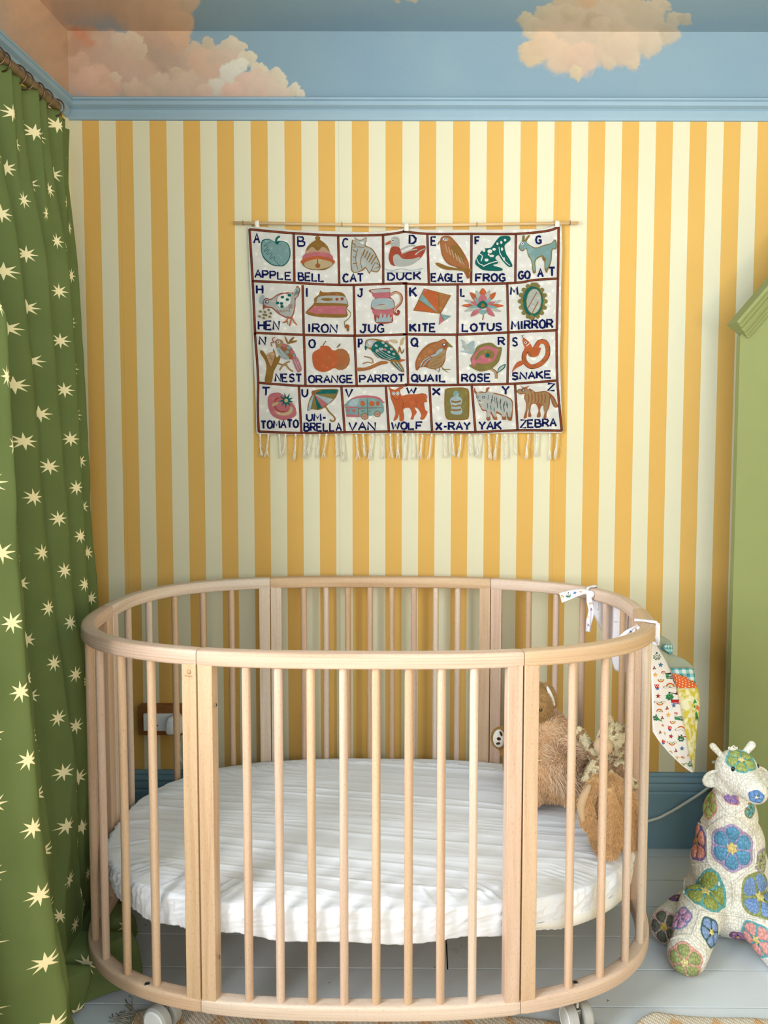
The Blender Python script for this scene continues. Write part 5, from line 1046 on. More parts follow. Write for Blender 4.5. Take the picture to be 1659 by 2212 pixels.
b = MB(); P4 = spline([pt(1274, 1695, Y-.058), pt(1256, 1735, Y-.055), pt(1260, 1775, Y-.055)], False, 5); b.tube(P4, [.004+.005*math.sin(i/(len(P4)-1)*PI) for i in range(len(P4))], 10); b.build('ear_lining', F_BEIGE, rb_, label='pale beige ear lining')
# --- little sloth against the back rail
Y = .215; r = lambda p: rad(p, Y)
sl_ = thing('plush_sloth', 'tiny golden sloth soft toy with a white face peeking from behind the right post', 'soft toy')
me = blob([('e', pt(1118, 1650, Y), (r(30), .030, r(48))), ('c', pt(1100, 1620, Y-.01), pt(1092, 1600, Y-.005), r(20), r(16))], .004, 4)
for v in me.vertices: v.co.z = max(v.co.z, MT+.002)
mesh_obj('body', me, F_GOLD, sl_); fur('fur', me, F_GOLD, sl_, 6000, .006, .0011, .4, zmin=MT)
hd = blob([('e', pt(1081, 1594, Y-.01), (r(20), .020, r(24)))], .003, 3); ho = mesh_obj('head', hd, F_GOLD, sl_); fur('fur', hd, F_GOLD, ho, 4000, .004, .001, .1)
b = MB(); b.ellip(pt(1078, 1595, Y-.0265), (r(13.5), .008, r(20)), n=20); fo = b.build('face', F_WHITE, ho, label='white face with brown eye patches')
b = MB()
for px, py, rx, rz, an in ((1082, 1585, 2.4, 6.2, -.4), (1077.5, 1596, 4.6, 3.6, .2), (1076, 1606, 4.6, 2.8, -.25)):
    b.ellip(pt(px, py, Y-.0345), (r(rx), .002, r(rz)), M=Matrix.Rotation(an, 3, 'Y'))
b.build('face_marks', STI, ho, label='brown eye patches and nose')

# ---------------------------------------------------------------- fabric organiser tied to the crib end
PRINT = flat('white_print_cotton', '#f1eff7', .85, .1, .03, 200, .1)
def m_ging():
    k = NT('teal_gingham', .85, .1); uv = k.uv(); sp = k.n('ShaderNodeSeparateXYZ'); k.l(uv, sp.inputs[0])
    a = k.math('LESS_THAN', k.math('FRACT', k.math('MULTIPLY', sp.outputs[0], 3.2)), .5); c = k.math('LESS_THAN', k.math('FRACT', k.math('MULTIPLY', sp.outputs[1], 2.2)), .5)
    f = k.math('MULTIPLY', k.math('ADD', a, c), .5); k.color(k.ramp(f, [(0, lin('#d9e4e2')), (.5, lin('#8fc2cb')), (1, lin('#3f9cb2'))])); return k.m
def m_dots():
    k = NT('orange_dotted_cotton', .85, .1); uv = k.uv(); g = k.mapv(uv, (7, 5, 1), (0, 0, .5))
    fr = k.n('ShaderNodeVectorMath', operation='FRACTION'); k.l(g, fr.inputs[0]); d = k.n('ShaderNodeVectorMath', operation='DISTANCE'); k.l(fr.outputs[0], d.inputs[0]); d.inputs[1].default_value = (.5, .5, 0)
    k.color(k.mix(k.math('LESS_THAN', d.outputs['Value'], .2), lin('#dd6a35'), lin('#f3e3d2'))); return k.m
def m_yel():
    k = NT('yellow_mottled_cotton', .85, .1); n = k.noise(k.geo(), 75, 2); k.color(k.ramp(n, [(.42, lin('#e6e3c2')), (.6, lin('#cdbf45'))])); return k.m
GREYL = flat('grey_lining', '#a5ab9c', .9, .05, .06, 60); GREENF = flat('green_felt', '#2f9150', .9, .05); ORF = flat('orange_felt', '#e07b48', .9, .05)
bag = thing('fabric_organiser', 'printed fabric organiser with pockets tied to the right end of the crib rail', 'organiser')
def sheet_rows(name, rows, yl, yr, bul, mat, nu=14, th=.0012, sub=5, **kw):
    ys_ = np.linspace(rows[0][0], rows[-1][0], (len(rows)-1)*sub+1); L = np.interp(ys_, [q[0] for q in rows], [q[1] for q in rows]); R = np.interp(ys_, [q[0] for q in rows], [q[2] for q in rows])
    P = np.zeros((len(ys_), nu, 3)); UV = np.zeros((len(ys_), nu, 2))
    for i, yy in enumerate(ys_):
        for j in range(nu):
            u = j/(nu-1); v = i/(len(ys_)-1); y = yl+(yr-yl)*u-bul*math.sin(PI*u)+.004*math.sin(v*9+u*5)*min(1, v*4)
            P[i, j] = at(L[i]+(R[i]-L[i])*u, yy, y); UV[i, j] = (u, 1-v)
    o = grid_mesh(name, P, mat, bag, uv=UV, **kw); m = o.modifiers.new('t', 'SOLIDIFY'); m.thickness = th; m.offset = 0; return o, P
pr_o, prP = sheet_rows('print_panel', [(1384, 1404.5, 1409), (1400, 1405, 1422), (1430, 1406, 1440), (1455, 1407, 1450), (1485, 1407.5, 1461), (1530, 1408.5, 1471), (1580, 1410, 1480), (1600, 1423, 1484), (1625, 1444, 1488), (1650, 1470, 1494), (1660, 1482, 1496), (1668, 1494, 1498)], -.045, .045, .006, PRINT)
yo, yP = sheet_rows('yellow_pocket', [(1485, 1462, 1507), (1500, 1464, 1511), (1522, 1468, 1512), (1550, 1473, 1509), (1580, 1479, 1505), (1620, 1487, 1503), (1650, 1494, 1501.5), (1668, 1497.5, 1499.5)], .047, .075, .010, m_yel(), label='mottled yellow pocket front')
sheet_rows('orange_band', [(1455, 1452, 1462), (1460, 1453, 1481), (1467, 1456, 1492), (1476, 1459, 1502), (1486, 1462, 1507.3)], .045, .074, .012, m_dots(), label='orange band with white dots')
sheet_rows('gingham_lining', [(1444, 1449, 1498), (1455, 1452, 1500), (1468, 1457, 1501), (1478, 1461, 1503)], .052, .085, .006, m_ging(), label='teal gingham pocket lining')
sheet_rows('grey_pocket', [(1390, 1414, 1417), (1403, 1422, 1428), (1415, 1430, 1456), (1423, 1434, 1477), (1432, 1439, 1489), (1441, 1446, 1498), (1447, 1450, 1498)], .075, .11, .0, GREYL)
sheet_rows('grey_pocket', [(1366, 1412, 1418), (1374, 1415, 1430), (1385, 1418, 1448), (1395, 1422, 1452), (1408, 1428, 1452)], .10, .14, .0, GREYL)
sheet_rows('gingham_lining', [(1392, 1436, 1452), (1400, 1432, 1453), (1412, 1446, 1452)], .093, .132, .004, bpy.data.materials['teal_gingham'])
for bd, mt, pts in (('leaf_applique', GREENF, [(890, 805), (920, 860), (940, 910), (900, 930), (920, 1010), (950, 1110), (945, 1175), (900, 1040), (880, 940), (868, 880)]), ('orange_applique', ORF, [(968, 878), (978, 940), (950, 1000), (905, 960), (925, 915)])):
    bv = BVHTree.FromPolygons([Vector(p) for p in yP.reshape(-1, 3)], [(i*14+j, i*14+j+1, (i+1)*14+j+1, (i+1)*14+j) for i in range(yP.shape[0]-1) for j in range(13)])
    b = MB(); f = lambda x, y, h: at(1380+x/7.375, 1400+y/7.375, .052-h); q = [(x, y) for x, y in pts]
    def fproj(x, y, h=0):
        o_, d_ = Vector(CAM), Vector(ray(1380+min(x, 962)/7.375, 1400+y/7.375)).normalized(); hit = bv.ray_cast(o_, d_)[0]
        return tuple(hit-d_*(.0012+h)) if hit else tuple(at(1380+x/7.375, 1400+y/7.375, .06))
    poly(b, q, fproj, 0, .0004); b.build(bd, mt, yo, smooth=False)
# second half of the printed cloth wrapping the outside of the bars
def s_of(y, side=1):
    s = np.linspace(0, Lq, 400) if y > 0 else np.linspace(-Lq, 0, 400)
    ps = np.array([P_s(t)[0] for t in s]); return s[np.argmin(abs(ps[:, 1]-y))]
sa, sb = s_of(.245), s_of(-.03); nu, nv = 34, 26; P = np.zeros((nv, nu, 3))
for i in range(nv):
    for j in range(nu):
        u, v = j/(nu-1), i/(nv-1); a_ = sa+(sb-sa)*(.36*v*1.0); s = a_+(sb-a_)*u; p, n_ = P_s(s); off = .0235+.006*math.sin(v*5+u*7)*v
        P[i, j] = (p[0]+n_[0]*off, p[1]+n_[1]*off, ZT-RH*.8-(.18-.02*u)*v)
wr_o = grid_mesh('print_panel', P, PRINT, bag); m = wr_o.modifiers.new('t', 'SOLIDIFY'); m.thickness = .0012
wrP = P
# print: small motifs laid on the cloth
ICM = [flat('print_'+n, c, .85, .1) for n, c in (('green', '#4f9a72'), ('black', '#1c1b22'), ('red', '#c22a34'), ('blue', '#3b7cc4'), ('yellow', '#eac04f'), ('orange', '#e2793e'), ('white', '#f0eef0'), ('cream', '#ead7a8'))]
IG, IB, IR, IU, IY, IO, IW, IC = range(8)
def icon(b, f, kind, cx, cy, s, rot=0):
    ca, sa_ = math.cos(rot), math.sin(rot); q = lambda pts: [(cx+s*(x*ca-y*sa_), cy+s*(x*sa_+y*ca)) for x, y in pts]
    circ = lambda x, y, r, n=10: q([(x+r*math.cos(t), y+r*math.sin(t)) for t in np.linspace(0, 2*PI, n, endpoint=False)])
    if kind == 'tree':
        poly(b, q([(.95*(1+.12*math.cos(7*t))*math.cos(t), .1+.8*(1+.12*math.cos(7*t))*math.sin(t)) for t in np.linspace(0, 2*PI, 36, endpoint=False)]), f, IG, .0002)
        for x, y in ((-.5, -.1), (0, -.25), (.5, -.1), (-.25, .2), (.25, .15), (.6, .3), (-.6, .35), (0, .5), (.35, .6), (-.3, .65)): poly(b, circ(x, y, .13, 6), f, IB, .0004)
        poly(b, q([(-.35, -1.15), (.2, -1.0), (.05, -.7), (-.1, -.75)]), f, IB, .0004)
    elif kind[0] == '*':
        for sc, c in ((1.2, IB), (.95, dict(b=IU, r=IR, y=IY)[kind[1]])):
            poly(b, q([(sc*(1 if i % 2 == 0 else .42)*math.sin(i*PI/5), -sc*(1 if i % 2 == 0 else .42)*math.cos(i*PI/5)) for i in range(10)]), f, c if c != IB or kind[1] != 'y' else IO, .0002 if sc > 1 else .0004)
    elif kind == 'cherry':
        for x, y in ((-.4, .5), (.45, .35), (0, -.3)): poly(b, circ(x, y, .38), f, IB, .0002); poly(b, circ(x, y, .24), f, IR, .0004)
        ribbon(b, q([(0, -.2), (.15, -.9)]), s*.18, f, IB, .0002); poly(b, q([(.1, -.9), (-.3, -1.1), (-.35, -.8)]), f, IB, .0003)
    elif kind == 'mush':
        poly(b, q([(-1, .1), (-.8, -.5), (0, -.85), (.8, -.5), (1, .1), (.3, .25), (-.3, .25)]), f, IR, .0002); poly(b, q([(-.25, .2), (.25, .2), (.35, .85), (-.3, .85)]), f, IC, .0002)
        for x, y in ((-.4, -.15), (.1, -.4), (.5, -.1)): poly(b, circ(x, y, .18, 7), f, IW, .0004)
    elif kind in ('bow', 'bowdn', 'cloud', 'clouddn'):
        sg = -1 if kind in ('bow', 'cloud') else 1
        for k, c in enumerate((IR, IY, IW, IG)):
            R_ = 1-.24*k; ribbon(b, q([(R_*math.cos(t), sg*R_*math.sin(t)*.9-sg*.3) for t in np.linspace(0, PI, 12)]), s*.24, f, c, .0002+.0001*k)
        if kind[:5] == 'cloud':
            for x in (-1.05, 1.05):
                for c, e in ((IB, .08), (IW, 0)):
                    poly(b, q([(x+(.62+e)*math.cos(t), -sg*.35*1+(.26+e)*math.sin(t)*(1+.3*math.cos(2*t))) for t in np.linspace(0, 2*PI, 14, endpoint=False)]), f, c, .0006 if c == IB else .0009)
    elif kind == 'castle':
        poly(b, q([(-.9, -.9), (.7, -.9), (.8, .4), (-.5, .4)]), f, IR, .0002); poly(b, q([(-.5, .4), (.8, .4), (.5, 1.0), (-.1, .9)]), f, IU, .0002)
        for x, y in ((-.5, -.55), (.2, -.55), (-.15, -.1), (.5, -.1)): poly(b, circ(x, y, .17, 4), f, IW, .0004)
def sheet_f(P, k0):
    nv, nu, _ = P.shape; bv = BVHTree.FromPolygons([Vector(p) for p in P.reshape(-1, 3)], [(i*nu+j, i*nu+j+1, (i+1)*nu+j+1, (i+1)*nu+j) for i in range(nv-1) for j in range(nu-1)])
    def f(x, y, h=0):
        d = Vector(ray(x, y)).normalized(); hit, n_, _, _ = bv.ray_cast(Vector(CAM), d)
        if hit is None:
            hit, n_, _, _ = bv.find_nearest(Vector(at(x, y, k0)))
        if n_.dot(d) > 0: n_ = -n_
        return tuple(hit+n_*(.0007+h))
    return f
fP = sheet_f(prP, 0.0); b = MB(); Z = lambda x, y: (1380+x/7.375, 1400+y/7.375)
for kd, x, y, s, ro in [('tree', 283, 135, 62, 0), ('*b', 342, 268, 36, .1), ('cherry', 240, 315, 30, 0), ('mush', 385, 395, 36, 0), ('*y', 258, 425, 34, 0), ('tree', 520, 450, 50, 0), ('bowdn', 345, 510, 46, 0), ('castle', 282, 620, 46, 0), ('cloud', 495, 600, 62, 0), ('*r', 302, 762, 36, 0), ('tree', 485, 770, 66, 0), ('clouddn', 330, 875, 52, 0),
 ('cherry', 600, 720, 28, 0), ('*b', 552, 912, 36, 0), ('cherry', 445, 955, 32, 0), ('bow', 325, 1000, 46, .1), ('*y', 465, 1065, 36, 0), ('mush', 588, 1045, 32, .2), ('cherry', 368, 1110, 30, 0), ('tree', 262, 1110, 50, .3), ('bowdn', 535, 1175, 42, 0), ('*r', 640, 850, 24, 0), ('tree', 690, 1130, 34, 0), ('mush', 375, 1235, 24, .6), ('castle', 485, 1280, 40, .2), ('cloud', 665, 1280, 54, 0),
 ('cherry', 335, 1340, 28, 0), ('bow', 405, 1360, 22, 1.3), ('*r', 508, 1405, 34, .2), ('tree', 668, 1440, 56, .2), ('castle', 385, 1500, 36, .4), ('clouddn', 525, 1520, 46, 0), ('*b', 683, 1598, 34, 0), ('cherry', 585, 1635, 30, 0), ('bow', 505, 1660, 26, .6), ('*y', 602, 1750, 28, .3), ('mush', 695, 1750, 30, .3), ('bow', 785, 1710, 24, -1.2), ('tree', 812, 1850, 44, 0), ('bow', 690, 1860, 24, .6), ('cherry', 762, 1400, 20, 0), ('castle', 655, 880, 18, 0), ('cherry', 250, 1180, 0.1, 0)]:
    px, py = Z(x, y); icon(b, fP, kd, px, py, s/7.375, ro)
b.build('printed_motifs', ICM, pr_o, smooth=False, label='coloured printed stars, trees, rainbows and cherries')
fW = sheet_f(wrP, .1); b = MB(); Z2 = lambda x, y: (1180+x/4.366, 1240+y/4.366)
for kd, x, y, s, ro in [('tree', 550, 348, 24, 0), ('*r', 682, 405, 16, 0), ('castle', 705, 345, 18, 0), ('clouddn', 682, 460, 24, 0), ('tree', 745, 430, 26, 0), ('cherry', 818, 448, 16, 0), ('cherry', 706, 525, 16, 0), ('*y', 690, 572, 17, 0), ('*r', 575, 430, 12, 0), ('bow', 655, 525, 16, 0), ('*b', 830, 405, 14, 0), ('castle', 738, 860, 18, 0), ('*r', 775, 790, 18, 0), ('tree', 745, 800, 18, 0), ('bow', 728, 940, 16, 0), ('cherry', 640, 620, 18, 0), ('*b', 720, 640, 16, 0), ('tree', 800, 620, 20, 0), ('mush', 760, 700, 14, 0)]:
    px, py = Z2(x, y); icon(b, fW, kd, px, py, s/4.366, ro)
b.build('printed_motifs', ICM, wr_o, smooth=False)
# ties
def tie(name, pts, ws, nrm=(0, -1, 0), icons=(), th=.0016):
    C_ = np.array(spline(pts, False, 6)); n = len(C_); w = np.interp(np.linspace(0, 1, n), np.linspace(0, 1, len(ws)), ws); nrm = np.array(nrm, float)
    P = np.zeros((7, n, 3))
    for i in range(n):
        t = C_[min(i+1, n-1)]-C_[max(i-1, 0)]; t /= np.linalg.norm(t)+1e-9; sd = np.cross(t, nrm); sd /= np.linalg.norm(sd)+1e-9
        for j in range(7):
            u = j/6-.5; P[j, i] = C_[i]+sd*u*w[i]+nrm*(.0022*math.cos(u*9+i*.35)*min(1, w[i]/.012))
    o = grid_mesh(name, P, PRINT, bag); m = o.modifiers.new('t', 'SOLIDIFY'); m.thickness = th; m.offset = 0
    if icons:
        f = sheet_f(P, float(C_[0][1])); b = MB()
        for kd, x, y, s in icons: icon(b, f, kd, x, y, s)
        b.build('printed_motifs', ICM, o, smooth=False)
    return o
k1 = np.array(at(1275, 1281, .195)); yi = .195
# knot, tails and the loop over the rail
b = MB(); b.ellip(at(1275, 1284, .190), (.011, .008, .010), n=14); b.build('knot', PRINT, bag)
tie('tie', [at(1271, 1280, .187), at(1258, 1279, .182), at(1238, 1283, .178), at(1211, 1292, .172)], [.010, .015, .020, .026], icons=[('tree', 1228, 1286, 6), ('*b', 1241, 1280, 4), ('bow', 1212, 1289, 5), ('*y', 1255, 1278, 3.5)])
tie('tie', [at(1272, 1286, .186), at(1274, 1300, .184), at(1277, 1320, .184), at(1273, 1342, .182), at(1270, 1365, .182)], [.010, .016, .014, .015, .011], icons=[('bow', 1276, 1304, 4), ('cherry', 1277, 1316, 3.5), ('mush', 1272, 1334, 3), ('cherry', 1271, 1350, 3)])
p, n_ = P_s(s_of(.215)); z = ZT
lp_ = [(p[0]+n_[0]*o_, p[1]+n_[1]*o_, zz) for o_, zz in ((-.018, z-.016), (-.0175, z+.001), (0, z+.003), (.0185, z+.001), (.020, z-.03), (.022, z-.06))]
tt_ = np.array([-n_[1], n_[0], 0])
tie('tie', lp_, [.009]*6, nrm=(n_[0]*.3, n_[1]*.3, .95))
b = MB(); P5 = [at(1268, 1270, .200), at(1285, 1272, .21), at(1300, 1276, .214)]
p, n_ = P_s(s_of(-.135))
lp_ = [(p[0]+n_[0]*o_, p[1]+n_[1]*o_, zz) for o_, zz in ((-.030, z+.004), (-.018, z+.0035), (0, z+.0032), (.0168, z+.002), (.0185, z-.008), (.0185, z-.034), (.020, z-.045))]
tie('tie', lp_, [.010, .011, .012, .011, .010, .010, .009], nrm=(-n_[1]*.05, 0.1, .99))
b = MB(); b.tube(spline([at(1413, 1366, -.10), at(1417, 1376, -.07), at(1420, 1392, -.045), at(1412, 1388, -.046)], False, 4), .0035, 8); b.build('tie', PRINT, bag)
tie('tie', [at(1382, 1355, -.10), at(1370, 1362, -.10), at(1358, 1368, -.10), at(1342, 1380, -.10)], [.012, .018, .016, .014], icons=[('*b', 1362, 1364, 4), ('cherry', 1374, 1360, 3)])
# ---------------------------------------------------------------- crocheted patchwork giraffe
def m_yarn(name, c, c2=None):
    k = NT(name, .95, .05); g = k.geo()
    v = k.n('ShaderNodeTexVoronoi'); v.inputs['Scale'].default_value = 200; v.inputs['Randomness'].default_value = .55; k.l(k.mapv(g, (1, 1, .62)), v.inputs[0])
    d = v.outputs['Distance']; n = k.noise(g, 1500, 1)
    lo = lin(c2) if c2 else tuple(x*.66 for x in lin(c)[:3])+(1,)
    k.color(k.mix(k.ramp(d, [(.30, (0, 0, 0, 1)), (.62, (1, 1, 1, 1))]), lin(c), lo))
    h = k.math('ADD', k.math('MULTIPLY', d, -1.0), k.math('MULTIPLY', n, .25)); k.bump(h, .7, .0022); return k.m
YW = m_yarn('cream_crochet', '#f8f7f2', '#d9d7cc')
YC = {}
def yc(c):
    c0 = c; v = [int(c[i:i+2], 16) for i in (1, 3, 5)]; c = '#%02x%02x%02x' % tuple(int(x*.74+.26*225) for x in v)
    if c not in YC: YC[c] = m_yarn('yarn_'+c[1:], c)
    return YC[c]
gir = thing('crochet_giraffe', 'white crocheted toy giraffe with bright flower patches sitting on the floorboards', 'soft toy')
def gp_(px, py, y): return Vector(at(px, py, y))
q = rad
parts = [('e', gp_(1572, 1938, .055), (q(97, .05), .105, q(72, .05))), ('e', gp_(1575, 1870, .05), (q(84, .05), .090, q(90, .05))), ('e', gp_(1578, 1815, .04), (q(72, .04), .078, q(75, .04))),
 ('e', gp_(1578, 1760, .025), (q(58, .02), .062, q(60, .02))), ('c', gp_(1578, 1760, .02), gp_(1588, 1700, .0), q(54, .02), q(40, .0)),
 ('e', gp_(1562, 1960, .13), (q(80, .13), .09, q(56, .1))),
 # front left leg
 ('c', gp_(1515, 1965, -.02), gp_(1484, 2060, -.105), q(50, -.02), q(44, -.1)),
 # front right leg
 ('c', gp_(1625, 1970, -.02), gp_(1705, 2085, -.10), q(48, -.02), q(42, -.1)),
 # hind left leg and hind right leg
 ('c', gp_(1500, 1950, .14), gp_(1440, 2000, .0), q(36, .1), q(38, 0)), ('c', gp_(1590, 1985, .06), gp_(1690, 2052, .035), q(30, .05), q(34, 0))]
me = blob(parts, .005, 6)
for v in me.vertices: v.co.z = max(v.co.z, .0015)
gb = mesh_obj('body', me, YW, gir)
hm = blob([('e', gp_(1592, 1664, -.01), (q(46, 0), .052, q(44, 0))), ('c', gp_(1600, 1680, -.03), gp_(1631, 1709, -.082), q(40, -.02), q(28, -.07)), ('e', gp_(1580, 1690, -.0), (q(44, 0), .045, q(30, 0)))], .004, 6)
gh = mesh_obj('head', hm, YW, gir)
def m2(px, py, y, r_, rz=None): return gp_(px, py, y)
for (p0, p1, r0, r1) in (((1562, 1636, .0), (1540, 1612, .0), 6.0, 7.5), ((1606, 1630, .0), (1624, 1609, .0), 7, 8.5)):
    o_ = blob([('c', gp_(*p0), gp_(*p1), q(r0, 0), q(r1, 0))], .002, 2); mesh_obj('horn', o_, YW, gh)
b = MB()
for dx, dz, an in ((-.008, .006, -.6), (.003, .009, .0), (.011, .006, .5), (-.002, .006, -.3)):
    c0 = gp_(1582, 1621, -.012); pts = [(c0[0]+dx*t_+.0045*math.sin(t_*PI)*s_, c0[1], c0[2]+dz*t_*1.3) for s_, t_ in [(1, t) for t in np.linspace(0, 1, 7)]+[(-1, t) for t in np.linspace(1, 0, 7)]]
    b.tube(pts, .0013, 6)
b.build('tuft', YW, gh)
# ears: cupped ovals
def ear(cpx, y, rx, rz, rot, depth):
    c0 = gp_(cpx[0], cpx[1], y); P = np.zeros((7, 24, 3)); ca, sa_ = math.cos(rot), math.sin(rot)
    for i, rr_ in enumerate(np.linspace(.02, 1, 7)):
        for j in range(24):
            a_ = 2*PI*j/24; x, z_ = rx*rr_*math.cos(a_), rz*rr_*math.sin(a_); P[i, j] = (c0[0]+x*ca-z_*sa_, c0[1]+depth*(1-rr_**2), c0[2]+x*sa_+z_*ca)
    o = grid_mesh('ear', P, YW, gh, close_u=True); m = o.modifiers.new('t', 'SOLIDIFY'); m.thickness = .006; m.offset = 0; return o
ear((1541, 1683), -.012, q(23, 0), q(17, 0), .45, .016); ear((1646, 1680), -.01, q(17, 0), q(26, 0), .55, .012)
b = MB(); e = gp_(1583.5, 1661, -.055)
hb = bvh_of(hm); bb = bvh_of(me)
hit = hb.ray_cast(Vector(CAM), Vector(ray(1583.5, 1661.5)).normalized())[0]
b.ellip(hit, (.0042, .004, .0065), n=16); b.build('eye', EYE, gh)
hit = hb.ray_cast(Vector(CAM), Vector(ray(1637, 1655)).normalized())[0]
if hit: b = MB(); b.ellip(hit, (.003, .004, .005), n=12); b.build('eye', EYE, gh)
# African-flower patches: puffed petals that follow the surface
def flower(bv, parent, px, py, R, n, rot, cp, cb, cc, sq=1.0, sqa=0, label=None):
    o0 = Vector(CAM); d = Vector(ray(px, py)).normalized(); hit, nr, _, _ = bv.ray_cast(o0, d)
    if hit is None: return
    if nr.dot(d) > 0: nr = -nr
    nr = (nr*.55-d*.45).normalized()
    D = (hit-o0).length; R = .90*R*D/F
    u = nr.cross(Vector((0, 0, 1))); u = u.normalized() if u.length > 1e-3 else Vector((1, 0, 0)); u = -u if u.x < 0 else u; v = nr.cross(u).normalized(); v = -v if v.z < 0 else v
    cs, sn = math.cos(sqa), math.sin(sqa)
    def S_(x, y, h):
        x, y = x*cs+y*sn, (-x*sn+y*cs)*sq; x, y = x*cs-y*sn, x*sn+y*cs
        p = hit+u*x+v*y+nr*.06; q_ = bv.ray_cast(p, -nr, .14)
        if q_[0] is None or (q_[0]-hit).length > R*2.2:
            f = bv.find_nearest(hit+u*x+v*y); return f[0]+f[1]*h
        return q_[0]+nr*h
    # border
    b = MB(); m = 60; rows = []
    for k, (rr_, h) in enumerate(((.97, .0005), (1.04, .0022), (1.10, .0006))):
        rows.append([S_(R*rr_*(1+.05*math.cos(n*(a_-rot)))*math.cos(a_), R*rr_*(1+.05*math.cos(n*(a_-rot)))*math.sin(a_), h+(.0006 if i % 2 else 0)) for i, a_ in enumerate(np.linspace(0, 2*PI, m, endpoint=False))])
    vs = [p for r_ in rows for p in r_]
    b.add(vs, [(k*m+i, k*m+(i+1) % m, (k+1)*m+(i+1) % m, (k+1)*m+i) for k in range(2) for i in range(m)], 0)
    # border filling between the petals
    vs = [S_(0, 0, .0008)]+[S_(R*f_*math.cos(a_), R*f_*math.sin(a_), .0008) for f_ in (.2, .4, .6, .8, .99) for a_ in np.linspace(0, 2*PI, 30, endpoint=False)]
    b.add(vs, [(0, 1+i, 1+(i+1) % 30) for i in range(30)]+[(1+k*30+i, 1+(k+1)*30+i, 1+(k+1)*30+(i+1) % 30, 1+k*30+(i+1) % 30) for k in range(4) for i in range(30)], 0)
    for k in range(n):
        t0 = rot+2*PI*k/n; c_, s_ = math.cos(t0), math.sin(t0); wd = R*math.sin(PI/n)*1.02
        G = []; NA, NR_ = 18, 5
        for i in range(NR_):
            for j in range(NA):
                a_ = 2*PI*j/NA; rr_ = (i+1)/NR_; lx = R*.66+R*.36*rr_*math.cos(a_); ly = wd*.86*rr_*math.sin(a_)*(.78+.22*math.cos(a_))
                h = .0010+.0042*math.sqrt(max(0, 1-rr_**2))+(.0008 if j % 2 else -.0002)*rr_
                G.append(S_(lx*c_-ly*s_, lx*s_+ly*c_, h))
        ctr = S_(R*.66*c_, R*.66*s_, .0052)
        b.add([ctr]+G, [(0, 1+j, 1+(j+1) % NA) for j in range(NA)]+[(1+i*NA+j, 1+(i+1)*NA+j, 1+(i+1)*NA+(j+1) % NA, 1+i*NA+(j+1) % NA) for i in range(NR_-1) for j in range(NA)], 1)
        # inner petal round
        G = [S_(R*(.36+.12*math.cos(a_))*c_-R*.16*math.sin(a_)*s_, R*(.36+.12*math.cos(a_))*s_+R*.16*math.sin(a_)*c_, .003) for a_ in np.linspace(0, 2*PI, 10, endpoint=False)]
        b.add([S_(R*.36*c_, R*.36*s_, .0052)]+G, [(0, 1+j, 1+(j+1) % 10) for j in range(10)], 1)
    G = []; m2_ = n*4
    for i in range(m2_):
        a_ = 2*PI*i/m2_; rr_ = R*(.30 if (i % 4) in (0, 1) else .2); G.append(S_(rr_*math.cos(a_+rot), rr_*math.sin(a_+rot), .0035))
    b.add([S_(0, 0, .0072)]+G, [(0, 1+j, 1+(j+1) % m2_) for j in range(m2_)], 2)
    b.build('flower_patch', [yc(cb), yc(cp), yc(cc)], parent, label=label)
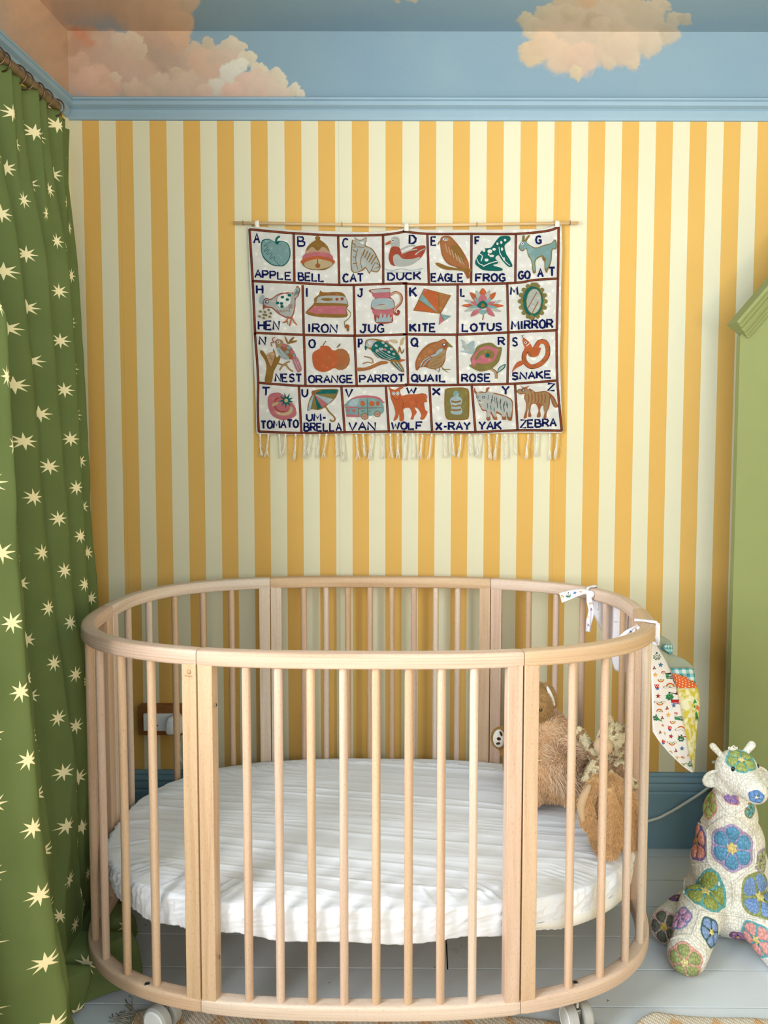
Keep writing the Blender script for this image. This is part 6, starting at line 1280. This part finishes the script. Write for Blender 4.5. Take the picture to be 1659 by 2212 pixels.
FL = [(0, 1581.4, 1832.4, 37, 6, PI/2, '#4496cf', '#b79fd6', '#ecd576', 1.12, 0, 'blue flower with yellow centre and lilac edge'), (0, 1524, 1925, 37, 5, 2.4, '#94a53d', '#4fb3b8', '#eedb78', .92, -.5, 'olive green flower with turquoise edge'), (0, 1641, 1938.6, 34, 5, 1.3, '#6c99e2', '#8c9c48', '#e5d873', 1.05, 0, 'periwinkle flower with green edge'),
 (0, 1507, 1817, 30, 5, 1.9, '#f18f7b', '#7b63b8', '#c9a257', 1.15, 0, 'coral flower with purple edge'), (0, 1531, 1737, 24, 5, 1.2, '#93a544', '#f2a28e', '#93a544', 1.1, 0, 'green flower with salmon edge'), (0, 1574, 1716, 23, 5, .6, '#8b6fca', '#f29f9f', '#8b6fca', .62, -.75, 'purple flower under the chin'),
 (1, 1601, 1641, 27, 5, .9, '#a2b651', '#58bdb9', '#f0dc8a', .95, -.2, 'lime flower over the brow'), (1, 1634, 1722, 14, 5, 1.5, '#5b93dd', '#5b93dd', '#eadcae', .9, 0, 'blue patch on the nose'),
 (0, 1479, 2079, 29, 5, 1.75, '#98a95a', '#f4a799', '#f0df8a', 1.02, 0, 'green flower on the front foot sole'), (0, 1434, 2002, 25, 5, 2.0, '#4b5443', '#e6b7b0', '#dfb83c', 1.1, 0, 'dark green flower on the hind foot sole'),
 (0, 1469, 1984, 20, 5, .6, '#dc9cd2', '#7f9bdc', '#dc9cd2', 1.15, -.5, None), (0, 1536, 2014, 21, 5, 1.8, '#7da3e6', '#2f5f58', '#e6d67c', 1.15, 0, None), (0, 1634, 2030, 30, 5, 2.2, '#f69c96', '#56b6c2', '#eecb79', .9, -.7, None), (0, 1594, 2022, 15, 5, 1, '#9a5a9c', '#6b4376', '#d9a548', .8, -.5, None),
 (0, 1621, 1750, 13, 5, 1, '#55b0b0', '#b08a3c', '#55b0b0', 1.2, 0, None), (0, 1645, 1858, 17, 5, 1, '#a3ad6a', '#c9a6d8', '#a3ad6a', 1.3, 0, None), (0, 1462, 1940, 14, 5, 1, '#7a4f8a', '#7a4f8a', '#d8a53a', 1.1, 0, None)]
for (w, px, py, R_, n, rot, cp, cb, cc, sq, sqa, lb) in FL: flower(hb if w else bb, gh if w else gb, px, py, R_, n, rot, cp, cb, cc, sq, sqa, lb)
# crochet seams between the patches
SE = [[(1528, 1790), (1555, 1770), (1580, 1760), (1605, 1775), (1627, 1800), (1631, 1835), (1629, 1868), (1606, 1888), (1582, 1905), (1556, 1886), (1532, 1864), (1530, 1828), (1528, 1790)], [(1582, 1905), (1584, 1940), (1580, 1975)], [(1532, 1864), (1505, 1867), (1484, 1872), (1480, 1900), (1478, 1930)], [(1528, 1790), (1512, 1780), (1500, 1775)], [(1580, 1760), (1600, 1748), (1615, 1738)], [(1580, 1760), (1560, 1738), (1548, 1715)],
 [(1629, 1868), (1648, 1862)], [(1480, 1935), (1500, 1955), (1512, 1968), (1545, 1973), (1580, 1976), (1620, 1982), (1652, 1990)], [(1512, 1968), (1506, 1990), (1494, 2022)], [(1450, 2030), (1470, 2022), (1494, 2022), (1512, 2038), (1522, 2066), (1514, 2090)]]
b = MB()
for ln in SE:
    pts = []
    for x, y in spline(ln, False, 6):
        d = Vector(ray(x, y)).normalized(); h, nr, _, _ = bb.ray_cast(Vector(CAM), d)
        if h is None:
            if len(pts) > 3: b.tube(pts, .0024, 6)
            pts = []; continue
        nr = -nr if nr.dot(d) > 0 else nr; pts.append(h+nr*.0014)
    if len(pts) > 3: b.tube(pts, .0024, 6)
b.build('seam_cord', YW, gb)
